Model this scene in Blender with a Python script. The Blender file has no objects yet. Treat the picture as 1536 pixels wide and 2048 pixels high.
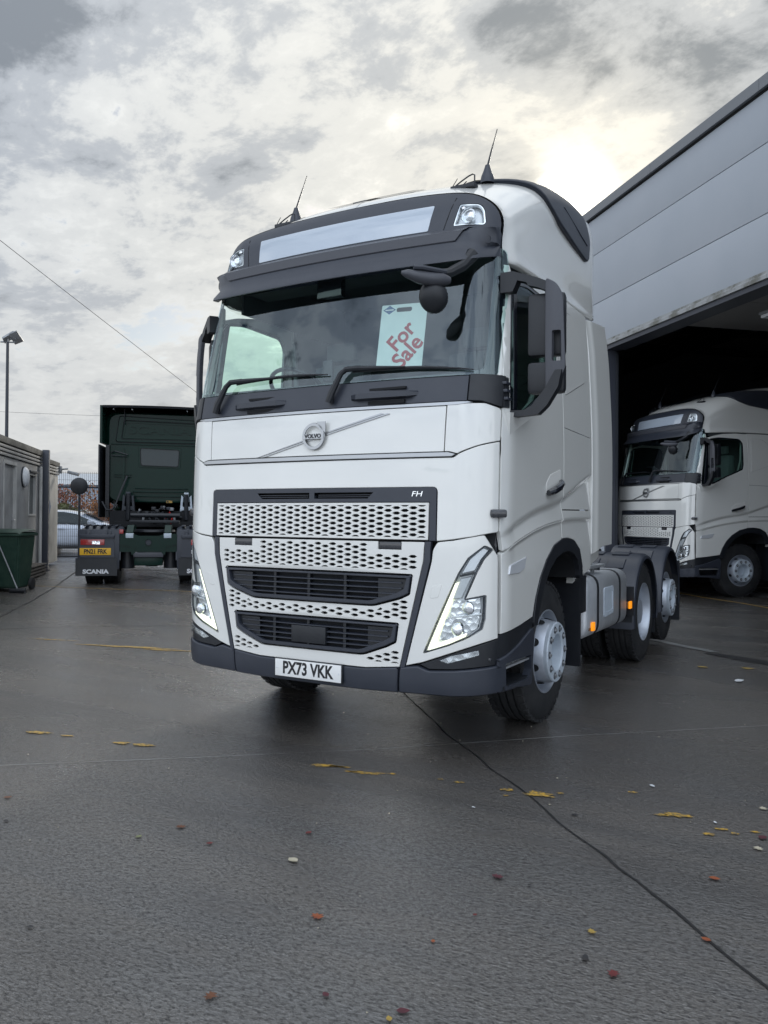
import bpy, bmesh, math, random
from mathutils import Vector, Matrix, Euler, noise
from mathutils.geometry import delaunay_2d_cdt
random.seed(7)
D = bpy.data
scene = bpy.context.scene
COL = scene.collection

# ------------------------------------------------------------------ camera
CAMP = Vector((3.058, -4.274, 1.450))
X2 = Vector((0.86758762, 0.49722251, 0.00784167))
Z2V = Vector((-0.49727454, 0.86756168, 0.00740042))
U2 = Vector((-0.00312348, -0.01031997, 0.99994187))
cd = D.cameras.new('camera'); cam = D.objects.new('camera', cd); COL.objects.link(cam)
M = Matrix.Identity(4)
for i in range(3):
    M[i][0] = X2[i]; M[i][1] = U2[i]; M[i][2] = -Z2V[i]; M[i][3] = CAMP[i]
cam.matrix_world = M
cd.sensor_fit = 'VERTICAL'; cd.sensor_height = 32.0
cd.lens = 1626.2 / 2048 * 32.0
cd.clip_start = 0.05; cd.clip_end = 3000
scene.camera = cam
R = Vector((0.8675, 0.4974, 0)); F = Vector((-0.4974, 0.8675, 0))
def cw(X, Dd, z=0.0):
    """yard point from lateral offset X and distance Dd (metres) of the photographer's spot"""
    p = Vector((CAMP.x, CAMP.y, 0)) + R * X + F * Dd
    return Vector((p.x, p.y, z))

# ------------------------------------------------------------------ light
SUN = (Z2V + X2 * ((1150 - 768) / 1626.0) - U2 * ((388 - 1024) / 1626.0)).normalized()
SEL = math.asin(SUN.z); SAZ = math.atan2(SUN.x, SUN.y)
world = D.worlds.new('World'); scene.world = world; world.use_nodes = True
def build_world():
    nt = world.node_tree; N = nt.nodes; L = nt.links
    for n in list(N): N.remove(n)
    def nd(t, **k):
        n = N.new(t)
        for a, b in k.items(): setattr(n, a, b)
        return n
    def math_(op, a, b=None, clamp=False):
        n = nd('ShaderNodeMath', operation=op, use_clamp=clamp)
        for i, v in enumerate((a, b)):
            if v is None: continue
            if isinstance(v, (int, float)): n.inputs[i].default_value = v
            else: L.new(v, n.inputs[i])
        return n.outputs[0]
    def ramp(fac, pts, interp='EASE'):
        n = nd('ShaderNodeValToRGB'); cr = n.color_ramp; cr.interpolation = interp
        while len(cr.elements) < len(pts): cr.elements.new(0.5)
        for e, (p, c) in zip(cr.elements, pts):
            e.position = p; e.color = (c, c, c, 1) if isinstance(c, (int, float)) else (*c, 1)
        L.new(fac, n.inputs[0]); return n.outputs[0]
    def mix(f, a, b, mode='MIX'):
        n = nd('ShaderNodeMix', data_type='RGBA', blend_type=mode)
        for i, v in ((0, f), (6, a), (7, b)):
            if isinstance(v, (int, float)): n.inputs[i].default_value = v
            elif isinstance(v, tuple): n.inputs[i].default_value = (*v, 1)
            else: L.new(v, n.inputs[i])
        return n.outputs[2]
    tc = nd('ShaderNodeTexCoord')
    sep = nd('ShaderNodeSeparateXYZ'); L.new(tc.outputs['Generated'], sep.inputs[0])
    zz = math_('ADD', math_('MAXIMUM', sep.outputs[2], 0.0), 0.22)
    cmb = nd('ShaderNodeCombineXYZ')
    L.new(math_('DIVIDE', sep.outputs[0], zz), cmb.inputs[0])
    L.new(math_('DIVIDE', sep.outputs[1], zz), cmb.inputs[1])
    def nz(scale, detail, rough, off, dist=0.0, src=None, sc=(1, 1, 1), rz=0.0):
        mp = nd('ShaderNodeMapping'); mp.inputs['Location'].default_value = off; mp.inputs['Scale'].default_value = sc
        mp.inputs['Rotation'].default_value = (0, 0, rz)
        L.new(src or cmb.outputs[0], mp.inputs[0])
        n = nd('ShaderNodeTexNoise'); n.inputs['Scale'].default_value = scale; n.inputs['Detail'].default_value = detail
        n.inputs['Roughness'].default_value = rough; n.inputs['Distortion'].default_value = dist
        L.new(mp.outputs[0], n.inputs[0]); return n.outputs[0]
    big = nz(1.25, 3, 0.5, (2.142, 4.898, 3.330), 0.3, rz=0.3)
    mid = nz(3.9, 9, 0.64, (5.435, 5.631, 0.590), 0.25, sc=(1, 1.2, 1), rz=0.5)
    fine = nz(11.0, 7, 0.62, (2.3, 0.2, 3.0), 0.2, sc=(1, 1.2, 1), rz=0.5)
    cl = math_('ADD', math_('ADD', math_('MULTIPLY', big, 0.46), math_('MULTIPLY', mid, 0.34)), math_('MULTIPLY', fine, 0.20))
    nrm = nd('ShaderNodeVectorMath', operation='NORMALIZE'); L.new(tc.outputs['Generated'], nrm.inputs[0])
    dt = nd('ShaderNodeVectorMath', operation='DOT_PRODUCT'); L.new(nrm.outputs[0], dt.inputs[0]); dt.inputs[1].default_value = SUN
    dot = math_('MAXIMUM', dt.outputs['Value'], 0.0)
    g1 = math_('POWER', dot, 2600.0); g2 = math_('POWER', dot, 160.0); g3 = math_('POWER', dot, 6.0)
    # cloud brightness: thin parts glow, thick parts are grey
    shade = ramp(cl, [(0.41, (0.74, 0.74, 0.72)), (0.475, (0.64, 0.645, 0.635)), (0.53, (0.44, 0.46, 0.485)), (0.61, (0.225, 0.245, 0.27))])
    light = mix(1.0, shade, mix(g3, (0.90, 0.95, 1.03), (1.12, 1.09, 1.02)), 'MULTIPLY')
    light = mix(math_('MULTIPLY', g2, ramp(cl, [(0.42, 1.0), (0.68, 0.15)])), light, (1.0, 0.94, 0.80))
    light = mix(math_('MULTIPLY', g1, 1.0, True), light, (4.2, 3.9, 3.3))
    # far cloud runs together into pale haze near the horizon
    hz = nd('ShaderNodeMapRange', interpolation_type='SMOOTHSTEP'); L.new(sep.outputs[2], hz.inputs[0])
    for i, v in zip((1, 2, 3, 4), (0.0, 0.34, 0.72, 0.0)): hz.inputs[i].default_value = v
    light = mix(hz.outputs[0], light, (0.68, 0.685, 0.67))
    # sky boosted overhead and in clouds opposite the sun, to light the truck's front
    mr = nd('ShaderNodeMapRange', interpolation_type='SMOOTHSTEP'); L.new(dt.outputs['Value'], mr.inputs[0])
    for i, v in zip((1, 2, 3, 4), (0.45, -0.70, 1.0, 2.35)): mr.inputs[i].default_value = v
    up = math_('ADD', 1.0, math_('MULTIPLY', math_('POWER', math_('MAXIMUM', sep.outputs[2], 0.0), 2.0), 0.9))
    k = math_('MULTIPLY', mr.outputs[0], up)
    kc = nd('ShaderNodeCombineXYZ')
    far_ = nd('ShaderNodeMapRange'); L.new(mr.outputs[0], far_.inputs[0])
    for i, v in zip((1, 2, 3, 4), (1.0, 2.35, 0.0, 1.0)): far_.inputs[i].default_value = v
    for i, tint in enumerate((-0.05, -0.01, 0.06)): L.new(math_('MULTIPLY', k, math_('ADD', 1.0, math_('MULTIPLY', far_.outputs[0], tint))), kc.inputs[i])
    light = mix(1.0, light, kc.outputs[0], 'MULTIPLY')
    cov = ramp(cl, [(0.385, 0.0), (0.435, 1.0)])
    sky = nd('ShaderNodeTexSky', sky_type='NISHITA'); sky.sun_disc = False
    sky.sun_elevation = SEL; sky.sun_rotation = SAZ; sky.air_density = 1.0; sky.dust_density = 1.2
    b1 = nd('ShaderNodeBackground'); L.new(sky.outputs[0], b1.inputs[0]); b1.inputs[1].default_value = 0.07
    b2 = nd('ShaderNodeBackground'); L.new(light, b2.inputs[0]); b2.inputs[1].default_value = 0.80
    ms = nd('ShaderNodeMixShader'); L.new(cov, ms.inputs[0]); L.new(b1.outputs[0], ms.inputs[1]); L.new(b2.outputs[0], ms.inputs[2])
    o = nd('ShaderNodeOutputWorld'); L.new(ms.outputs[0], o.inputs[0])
build_world()
sd = D.lights.new('sun', 'SUN'); sd.energy = 1.0; sd.angle = math.radians(10); sd.color = (1.0, 0.93, 0.82)
so = D.objects.new('sun', sd); COL.objects.link(so)
so.rotation_euler = (-SUN).to_track_quat('-Z', 'Y').to_euler()
vs = scene.view_settings; vs.view_transform = 'Standard'; vs.look = 'None'; vs.gamma = 1; vs.use_curve_mapping = False; vs.exposure = 0.42
scene.cycles.max_bounces = 8; scene.cycles.transparent_max_bounces = 24

# ------------------------------------------------------------------ materials
def mat(name, col, rough=0.5, metal=0.0, coat=0.0, ior=1.5, emit=None, es=0.0, bump=None, var=None, aniso=None):
    m = D.materials.new(name); m.use_nodes = True; nt = m.node_tree; N = nt.nodes; L = nt.links
    p = N['Principled BSDF']
    p.inputs['Base Color'].default_value = (*col, 1); p.inputs['Roughness'].default_value = rough
    p.inputs['Metallic'].default_value = metal; p.inputs['IOR'].default_value = ior
    p.inputs['Coat Weight'].default_value = coat; p.inputs['Coat Roughness'].default_value = 0.03; p.inputs['Coat IOR'].default_value = 1.7
    if emit: p.inputs['Emission Color'].default_value = (*emit, 1); p.inputs['Emission Strength'].default_value = es
    tc = N.new('ShaderNodeTexCoord')
    if bump:  # (kind, scale, strength, dist)
        kind, sc, st, ds = bump
        if kind == 'noise':
            t = N.new('ShaderNodeTexNoise'); t.inputs['Scale'].default_value = sc; t.inputs['Detail'].default_value = 5; out = t.outputs[0]
        else:
            t = N.new('ShaderNodeTexVoronoi'); t.inputs['Scale'].default_value = sc; out = t.outputs[0]
        L.new(tc.outputs['Object'], t.inputs[0])
        b = N.new('ShaderNodeBump'); b.inputs['Strength'].default_value = st; b.inputs['Distance'].default_value = ds
        L.new(out, b.inputs['Height']); L.new(b.outputs[0], p.inputs['Normal'])
    if var:  # (scale, colour2, lo, hi[, rough2])
        t = N.new('ShaderNodeTexNoise'); t.inputs['Scale'].default_value = var[0]; t.inputs['Detail'].default_value = 7; t.inputs['Roughness'].default_value = 0.62
        L.new(tc.outputs['Object'], t.inputs[0])
        r = N.new('ShaderNodeMapRange'); r.inputs[1].default_value = var[2]; r.inputs[2].default_value = var[3]
        L.new(t.outputs[0], r.inputs[0])
        mx = N.new('ShaderNodeMix'); mx.data_type = 'RGBA'; mx.inputs[6].default_value = (*col, 1); mx.inputs[7].default_value = (*var[1], 1)
        L.new(r.outputs[0], mx.inputs[0]); L.new(mx.outputs[2], p.inputs['Base Color'])
        if len(var) > 4:
            r2 = N.new('ShaderNodeMapRange'); r2.inputs[1].default_value = var[2]; r2.inputs[2].default_value = var[3]
            r2.inputs[3].default_value = rough; r2.inputs[4].default_value = var[4]
            L.new(t.outputs[0], r2.inputs[0]); L.new(r2.outputs[0], p.inputs['Roughness'])
    return m
def glass_mat(name, tint, refl=1.55, rough=0.0, add=0.0):
    m = D.materials.new(name); m.use_nodes = True; nt = m.node_tree; N = nt.nodes; L = nt.links
    for n in list(N): N.remove(n)
    o = N.new('ShaderNodeOutputMaterial'); t = N.new('ShaderNodeBsdfTransparent'); t.inputs[0].default_value = (*tint, 1)
    g = N.new('ShaderNodeBsdfGlossy'); g.inputs['Roughness'].default_value = rough; g.inputs['Color'].default_value = (0.84, 0.94, 1.0, 1)
    f = N.new('ShaderNodeFresnel'); f.inputs[0].default_value = refl
    a = N.new('ShaderNodeMath'); a.operation = 'ADD'; a.use_clamp = True; a.inputs[1].default_value = add; L.new(f.outputs[0], a.inputs[0])
    ge = N.new('ShaderNodeNewGeometry'); io = N.new('ShaderNodeMix'); io.data_type = 'FLOAT'; io.inputs[2].default_value = refl; io.inputs[3].default_value = 1 / refl
    L.new(ge.outputs['Backfacing'], io.inputs[0]); L.new(io.outputs[0], f.inputs[0])
    mx = N.new('ShaderNodeMixShader'); L.new(a.outputs[0], mx.inputs[0]); L.new(t.outputs[0], mx.inputs[1]); L.new(g.outputs[0], mx.inputs[2])
    L.new(mx.outputs[0], o.inputs[0]); return m
MT = dict(
    white=mat('white_paint', (0.76, 0.76, 0.725), 0.22, coat=1.0, var=(0.8, (0.735, 0.735, 0.70), 0.35, 0.7)),
    white_plastic=mat('white_plastic', (0.74, 0.735, 0.70), 0.42, coat=0.25),
    slate=mat('slate_plastic', (0.030, 0.035, 0.048), 0.36, bump=('noise', 900, 0.15, 0.001), var=(6, (0.036, 0.041, 0.054), 0.4, 0.7)),
    slate_l=mat('light_slate_plastic', (0.060, 0.063, 0.075), 0.42),
    black=mat('black_plastic', (0.010, 0.012, 0.016), 0.42, var=(9, (0.016, 0.018, 0.022), 0.4, 0.7)),
    gloss=mat('gloss_black', (0.010, 0.012, 0.018), 0.12, coat=0.5),
    dark=mat('dark_void', (0.006, 0.007, 0.009), 0.8),
    rubber=mat('rubber', (0.011, 0.012, 0.014), 0.72, bump=('noise', 120, 0.2, 0.002), var=(7, (0.026, 0.026, 0.027), 0.4, 0.7)),
    chrome=mat('chrome', (0.80, 0.82, 0.84), 0.10, 1.0),
    facet=mat('lamp_reflector', (0.78, 0.80, 0.83), 0.08, 1.0, bump=('vor', 26, 0.22, 0.02)),
    silver=mat('silver_trim', (0.42, 0.43, 0.44), 0.32, 0.9),
    alu=mat('brushed_aluminium', (0.62, 0.64, 0.66), 0.42, 0.65, bump=('noise', 40, 0.05, 0.01), var=(5, (0.48, 0.50, 0.52), 0.35, 0.7, 0.42)),
    wheel=mat('silver_wheel_paint', (0.46, 0.50, 0.56), 0.38, 0.55, var=(8, (0.38, 0.41, 0.46), 0.4, 0.7)),
    hub=mat('pale_hub_paint', (0.50, 0.56, 0.62), 0.45, 0.1, var=(12, (0.42, 0.47, 0.52), 0.45, 0.75)),
    display=mat('sign_display', (0.44, 0.50, 0.57), 0.08, coat=1.0),
    interior=mat('cab_trim', (0.10, 0.11, 0.12), 0.75),
    interior_l=mat('cab_trim_light', (0.22, 0.23, 0.24), 0.8),
    glass=glass_mat('windscreen_glass', (0.78, 0.90, 0.87), 1.6, 0.0, 0.03),
    sglass=glass_mat('side_glass', (0.74, 0.97, 0.86), 1.5),
    lens=glass_mat('clear_lens', (0.93, 0.95, 0.95), 1.4),
    drl=mat('running_light', (0.9, 0.95, 0.8), 0.3, emit=(1.0, 1.0, 0.74), es=0.75),
    amber=mat('amber_lens', (0.85, 0.25, 0.01), 0.2, emit=(1.0, 0.33, 0.01), es=0.55),
    red=mat('red_lens', (0.35, 0.012, 0.012), 0.2, coat=0.6),
    plate_w=mat('white_plate', (0.80, 0.80, 0.78), 0.35),
    plate_y=mat('yellow_plate', (0.75, 0.42, 0.02), 0.4),
    ink=mat('plate_ink', (0.012, 0.012, 0.014), 0.5),
    print_w=mat('white_print', (0.72, 0.73, 0.75), 0.5),
    card=mat('placard', (0.74, 0.80, 0.78), 0.6),
    red_ink=mat('red_print', (0.42, 0.03, 0.035), 0.6),
    blue_ink=mat('blue_print', (0.03, 0.10, 0.24), 0.6),
    yellow_ink=mat('yellow_print', (0.62, 0.52, 0.05), 0.6),
    green=mat('dark_green_paint', (0.004, 0.022, 0.016), 0.20, ior=1.27), lampback=mat('lamp_silver', (0.72, 0.74, 0.77), 0.25, 0.35),
    bin=mat('green_bin_plastic', (0.010, 0.038, 0.026), 0.5, bump=('noise', 60, 0.2, 0.002), var=(5, (0.03, 0.065, 0.045), 0.4, 0.7)),
    cabin=mat('cabin_grey_paint', (0.33, 0.33, 0.33), 0.6, bump=('noise', 14, 0.25, 0.01), var=(2.5, (0.24, 0.24, 0.235), 0.42, 0.66)),
    cabin_l=mat('cabin_pale_paint', (0.50, 0.495, 0.475), 0.65, bump=('noise', 14, 0.2, 0.01), var=(2.5, (0.37, 0.365, 0.345), 0.45, 0.7)),
    felt=mat('roof_felt', (0.19, 0.185, 0.17), 0.9, var=(4, (0.10, 0.10, 0.09), 0.42, 0.6)),
    steel=mat('dark_steel', (0.045, 0.05, 0.06), 0.5, 0.3),
    galv=mat('galvanised_steel', (0.30, 0.31, 0.32), 0.5, 0.7, var=(8, (0.22, 0.23, 0.24), 0.4, 0.7)),
    wood=mat('weathered_timber', (0.15, 0.13, 0.11), 0.8, bump=('noise', 30, 0.4, 0.01), var=(9, (0.085, 0.075, 0.065), 0.4, 0.68)),
    clad=mat('cladding_paint', (0.40, 0.43, 0.47), 0.42, var=(0.55, (0.365, 0.398, 0.44), 0.35, 0.68)),
    coping=mat('coping_metal', (0.20, 0.21, 0.225), 0.45, 0.2),
    soffit=mat('soffit_trim', (0.34, 0.35, 0.35), 0.6, var=(3.0, (0.16, 0.16, 0.14), 0.46, 0.60)),
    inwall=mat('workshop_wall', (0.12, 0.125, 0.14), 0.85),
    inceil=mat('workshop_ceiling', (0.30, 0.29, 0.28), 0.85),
    frame=mat('door_frame_steel', (0.045, 0.05, 0.065), 0.45),
    paint_y=mat('worn_yellow_paint', (0.50, 0.30, 0.04), 0.55, bump=('noise', 150, 0.5, 0.004), var=(60, (0.16, 0.12, 0.06), 0.44, 0.58)),
    tar=mat('joint_tar', (0.010, 0.010, 0.011), 0.55),
    car=mat('silver_blue_car_paint', (0.52, 0.58, 0.68), 0.3, 0.2, coat=1.0),
    carglass=mat('dark_car_glass', (0.02, 0.032, 0.036), 0.06, ior=1.4),
    cable=mat('black_cable', (0.03, 0.03, 0.035), 0.6),
    far_wall=mat('far_shed_cladding', (0.28, 0.33, 0.40), 0.6),
    far_roof=mat('far_shed_roof', (0.42, 0.45, 0.48), 0.6),
)
def curtain(): pass

# ground: wet brushed concrete
def ground_mat():
    m = D.materials.new('wet_concrete'); m.use_nodes = True; nt = m.node_tree; N = nt.nodes; L = nt.links
    p = N['Principled BSDF']
    tc = N.new('ShaderNodeTexCoord')
    def mp(sc, rz=0.0):
        q = N.new('ShaderNodeMapping'); q.inputs['Scale'].default_value = sc; q.inputs['Rotation'].default_value = (0, 0, rz); L.new(tc.outputs['Object'], q.inputs[0]); return q.outputs[0]
    def nz(src, sc, det, ro=0.55):
        t = N.new('ShaderNodeTexNoise'); t.inputs['Scale'].default_value = sc; t.inputs['Detail'].default_value = det; t.inputs['Roughness'].default_value = ro; L.new(src, t.inputs[0]); return t.outputs[0]
    def mr(src, a, b, c, d):
        t = N.new('ShaderNodeMapRange'); t.interpolation_type = 'SMOOTHSTEP'
        for i, v in zip((1, 2, 3, 4), (a, b, c, d)): t.inputs[i].default_value = v
        L.new(src, t.inputs[0]); return t.outputs[0]
    def mix(f, a, b):
        n = N.new('ShaderNodeMix'); n.data_type = 'RGBA'
        for i, v in ((0, f), (6, a), (7, b)):
            if isinstance(v, tuple): n.inputs[i].default_value = (*v, 1)
            elif isinstance(v, float): n.inputs[i].default_value = v
            else: L.new(v, n.inputs[i])
        return n.outputs[2]
    def ma(op, a, b):
        n = N.new('ShaderNodeMath'); n.operation = op
        for i, v in enumerate((a, b)):
            if isinstance(v, (int, float)): n.inputs[i].default_value = v
            else: L.new(v, n.inputs[i])
        return n.outputs[0]
    patch = nz(mp((1, 1, 1)), 0.35, 5, 0.6)
    stain = nz(mp((0.5, 2.2, 1), math.radians(-42)), 0.9, 6, 0.62)
    grit = nz(mp((0.6, 1.3, 1), math.radians(-42)), 120, 2, 0.7)
    rip = nz(mp((0.75, 1.2, 1), math.radians(-42)), 30, 6, 0.75)
    grit2 = nz(mp((0.75, 1.25, 1), math.radians(-42)), 62, 4, 0.7)
    brush = nz(mp((2.2, 26, 1), math.radians(-42)), 3.2, 4, 0.6)
    c = mix(mr(patch, 0.38, 0.64, 0, 1), (0.062, 0.054, 0.046), (0.105, 0.092, 0.079))
    c = mix(mr(stain, 0.48, 0.66, 0, 0.55), c, (0.050, 0.050, 0.052))
    c = mix(mr(grit, 0.52, 0.64, 0, 0.55), c, (0.22, 0.21, 0.20))
    c = mix(mr(grit2, 0.50, 0.64, 0, 0.75), c, (0.014, 0.014, 0.015))
    c = mix(mr(rip, 0.50, 0.68, 0, 0.30), c, (0.13, 0.125, 0.12))
    trk = nz(mp((0.16, 1.3, 1), math.radians(47)), 1.1, 5, 0.6)
    c = mix(mr(trk, 0.47, 0.62, 0, 0.5), c, (0.025, 0.024, 0.024))
    L.new(c, p.inputs['Base Color'])
    wet = nz(mp((0.6, 1.5, 1), math.radians(-42)), 0.55, 6, 0.62)
    L.new(mr(wet, 0.38, 0.66, 0.16, 0.36), p.inputs['Roughness'])
    p.inputs['IOR'].default_value = 1.45; p.inputs['Coat Weight'].default_value = 1.0; p.inputs['Coat Roughness'].default_value = 0.17; p.inputs['Coat IOR'].default_value = 3.0
    h = ma('ADD', ma('ADD', ma('MULTIPLY', grit, 0.5), ma('MULTIPLY', grit2, 1.4)), ma('ADD', ma('MULTIPLY', brush, 1.1), ma('MULTIPLY', rip, 2.4)))
    b = N.new('ShaderNodeBump'); b.inputs['Strength'].default_value = 1.0; b.inputs['Distance'].default_value = 0.0045
    L.new(h, b.inputs['Height']); L.new(b.outputs[0], p.inputs['Normal'])
    film = ma('MULTIPLY', mr(grit2, 0.46, 0.62, 1.0, 0.35), mr(rip, 0.44, 0.66, 1.0, 0.55))
    film = ma('MULTIPLY', film, mr(wet, 0.42, 0.66, 1.0, 0.60)); film = ma('MULTIPLY', film, mr(trk, 0.46, 0.64, 0.75, 1.0))
    L.new(film, p.inputs['Coat Weight'])
    b2 = N.new('ShaderNodeBump'); b2.inputs['Strength'].default_value = 1.0; b2.inputs['Distance'].default_value = 0.0026; L.new(h, b2.inputs['Height']); L.new(b2.outputs[0], p.inputs['Coat Normal'])
    return m
MT['ground'] = ground_mat()
def leaf_mat(n, c1, c2): return mat(n, c1, 0.55, var=(14, c2, 0.35, 0.65))

# ------------------------------------------------------------------ object helpers
def mesh_obj(name, verts, faces, m, parent=None, smooth=True, angle=32, label=None):
    me = D.meshes.new(name); me.from_pydata([tuple(v) for v in verts], [], faces); me.validate()
    bm = bmesh.new(); bm.from_mesh(me); bmesh.ops.recalc_face_normals(bm, faces=bm.faces); bm.to_mesh(me); bm.free()
    return fin(name, me, m, parent, smooth, angle, label)
def fin(name, me, m, parent=None, smooth=True, angle=32, label=None):
    if smooth: me.shade_smooth() if hasattr(me, 'shade_smooth') else None
    if smooth:
        me.set_sharp_from_angle(angle=math.radians(angle))
    if m is not None: me.materials.append(MT[m] if isinstance(m, str) else m)
    o = D.objects.new(name, me); COL.objects.link(o)
    if parent: o.parent = parent
    if label: o['label'] = label
    return o
def thing(name, label, cat, loc=(0, 0, 0), rz=0.0, group=None):
    o = D.objects.new(name, None); COL.objects.link(o); o.location = loc; o.rotation_euler = (0, 0, rz)
    o.empty_display_size = 0.3
    o['label'] = label; o['category'] = cat
    if group: o['group'] = group
    return o
def tag(o, label=None, cat=None, group=None, kind=None):
    for k, v in (('label', label), ('category', cat), ('group', group), ('kind', kind)):
        if v: o[k] = v
    return o
class G:
    """collects geometry for ONE mesh"""
    def __init__(s): s.v = []; s.f = []
    def add(s, vs, fs):
        n = len(s.v); s.v += [tuple(v) for v in vs]; s.f += [tuple(i + n for i in f) for f in fs]; return s
    def box(s, lo, hi, mtx=None, bev=0.0):
        (a, b, c), (d, e, f) = lo, hi
        if bev <= 0:
            vs = [(a, b, c), (d, b, c), (d, e, c), (a, e, c), (a, b, f), (d, b, f), (d, e, f), (a, e, f)]
            fs = [(0, 3, 2, 1), (4, 5, 6, 7), (0, 1, 5, 4), (1, 2, 6, 5), (2, 3, 7, 6), (3, 0, 4, 7)]
        else:
            bm = bmesh.new(); bmesh.ops.create_cube(bm, size=1.0)
            for v in bm.verts: v.co = Vector(((a + d) / 2 + v.co.x * (d - a), (b + e) / 2 + v.co.y * (e - b), (c + f) / 2 + v.co.z * (f - c)))
            bmesh.ops.bevel(bm, geom=bm.edges[:], offset=bev, segments=2, profile=0.6, affect='EDGES', clamp_overlap=True)
            bm.verts.ensure_lookup_table(); vs = [v.co.copy() for v in bm.verts]; fs = [[v.index for v in q.verts] for q in bm.faces]; bm.free()
        if mtx is not None: vs = [mtx @ Vector(v) for v in vs]
        return s.add(vs, fs)
    def prism(s, poly, n0, n1, axis='y', mtx=None):
        n = len(poly); vs = []
        for d in (n0, n1):
            for a, b in poly:
                vs.append({'y': (a, d, b), 'x': (d, a, b), 'z': (a, b, d)}[axis])
        fs = [tuple(range(n)), tuple(range(2 * n - 1, n - 1, -1))] + [(i, (i + 1) % n, n + (i + 1) % n, n + i) for i in range(n)]
        if mtx is not None: vs = [mtx @ Vector(v) for v in vs]
        return s.add(vs, fs)
    def tube(s, pts, r, k=8, caps=True, radii=None):
        pts = [Vector(p) for p in pts]; rings = []
        up = Vector((0, 0, 1)); n = len(pts); vs = []; fs = []
        for i, p in enumerate(pts):
            t = ((pts[min(i + 1, n - 1)] - pts[max(i - 1, 0)])).normalized()
            u = up if abs(t.dot(up)) < 0.95 else Vector((1, 0, 0))
            a = t.cross(u).normalized(); b = t.cross(a).normalized(); rr = radii[i] if radii else r
            vs += [p + a * math.cos(2 * math.pi * j / k) * rr + b * math.sin(2 * math.pi * j / k) * rr for j in range(k)]
        for i in range(n - 1):
            for j in range(k):
                fs.append((i * k + j, i * k + (j + 1) % k, (i + 1) * k + (j + 1) % k, (i + 1) * k + j))
        if caps: fs += [tuple(range(k))[::-1], tuple(range((n - 1) * k, n * k))]
        return s.add(vs, fs)
    def lathe(s, prof, k=40, axis='x', c=(0, 0, 0), a0=0.0, a1=2 * math.pi, closed=None):
        """prof = [(axial, radius)]"""
        full = abs(a1 - a0 - 2 * math.pi) < 1e-6; m = k if full else k + 1; n = len(prof); vs = []; fs = []
        for i in range(m):
            a = a0 + (a1 - a0) * i / k; ca, sa = math.cos(a), math.sin(a)
            for d, r in prof:
                p = {'x': (d, r * ca, r * sa), 'z': (r * ca, r * sa, d), 'y': (r * ca, d, r * sa)}[axis]
                vs.append((p[0] + c[0], p[1] + c[1], p[2] + c[2]))
        for i in range(k):
            for j in range(n - 1):
                q = (i + 1) % m
                fs.append((i * n + j, q * n + j, q * n + j + 1, i * n + j + 1))
        return s.add(vs, fs)
    def xf(s, mtx): s.v = [tuple(mtx @ Vector(v)) for v in s.v]; return s
    def obj(s, name, m, parent=None, smooth=True, angle=32, label=None):
        return mesh_obj(name, s.v, s.f, m, parent, smooth, angle, label)
def kids(o): return [c for c in D.objects if c.parent == o]
def copy_tree(o, parent=None, skip=()):
    c = o.copy(); COL.objects.link(c); c.parent = parent
    for ch in list(o.children):
        if ch.name.split('.')[0] in skip: continue
        copy_tree(ch, c, skip)
    return c
def text(name, body, size, m, parent, org, right, up, sx=1.0, ext=0.002, bold=0.0, align='CENTER', shear=0.0, label=None):
    cu = D.curves.new(name, 'FONT'); cu.body = body; cu.size = size; cu.extrude = ext; cu.offset = bold; cu.shear = shear
    cu.align_x = align; cu.align_y = 'CENTER'; cu.resolution_u = 3
    t = D.objects.new(name, cu); COL.objects.link(t)
    me = D.meshes.new_from_object(t); D.objects.remove(t)
    r = Vector(right).normalized(); u = Vector(up).normalized(); n = r.cross(u).normalized(); o = Vector(org)
    for v in me.vertices:
        c = v.co.copy(); v.co = o + r * c.x * sx + u * c.y + n * c.z
    me.name = name
    return fin(name, me, m, parent, False, label=label)

def rnd(poly, r, k=4):
    """round the corners of a 2-D polygon; a point may carry its own radius as third value"""
    out = []; n = len(poly)
    for i in range(n):
        p = Vector(poly[i][:2]); a = Vector(poly[i - 1][:2]); b = Vector(poly[(i + 1) % n][:2])
        rr = poly[i][2] if len(poly[i]) > 2 else r
        da = (a - p).length; db = (b - p).length
        c = min(rr, da * 0.45, db * 0.45)
        if c < 1e-4: out.append(tuple(p)); continue
        s = p + (a - p).normalized() * c; e = p + (b - p).normalized() * c
        for j in range(k + 1):
            t = j / k; out.append(tuple(s * (1 - t) ** 2 + p * 2 * t * (1 - t) + e * t * t))
    return out
def area(p): return sum(p[i][0] * p[(i + 1) % len(p)][1] - p[(i + 1) % len(p)][0] * p[i][1] for i in range(len(p))) / 2
def subdiv(poly, step):
    out = []
    for i in range(len(poly)):
        a = Vector(poly[i]); b = Vector(poly[(i + 1) % len(poly)]); k = max(1, int(math.ceil((b - a).length / step)))
        out += [tuple(a.lerp(b, j / k)) for j in range(k)]
    return out
def inset(poly, d):
    n = len(poly); out = []
    for i in range(n):
        p = Vector(poly[i]); a = (p - Vector(poly[i - 1])); b = (Vector(poly[(i + 1) % n]) - p)
        if a.length < 1e-7 or b.length < 1e-7: out.append(poly[i]); continue
        a.normalize(); b.normalize(); na = Vector((-a.y, a.x)); nb = Vector((-b.y, b.x)); m = na + nb
        m = m.normalized() if m.length > 1e-4 else na
        out.append(tuple(p + m * d / max(0.5, m.dot(na))))
    return out
def in_poly(x, y, P):
    c = False; j = len(P) - 1
    for i in range(len(P)):
        if (P[i][1] > y) != (P[j][1] > y) and x < (P[j][0] - P[i][0]) * (y - P[i][1]) / (P[j][1] - P[i][1]) + P[i][0]: c = not c
        j = i
    return c
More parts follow.
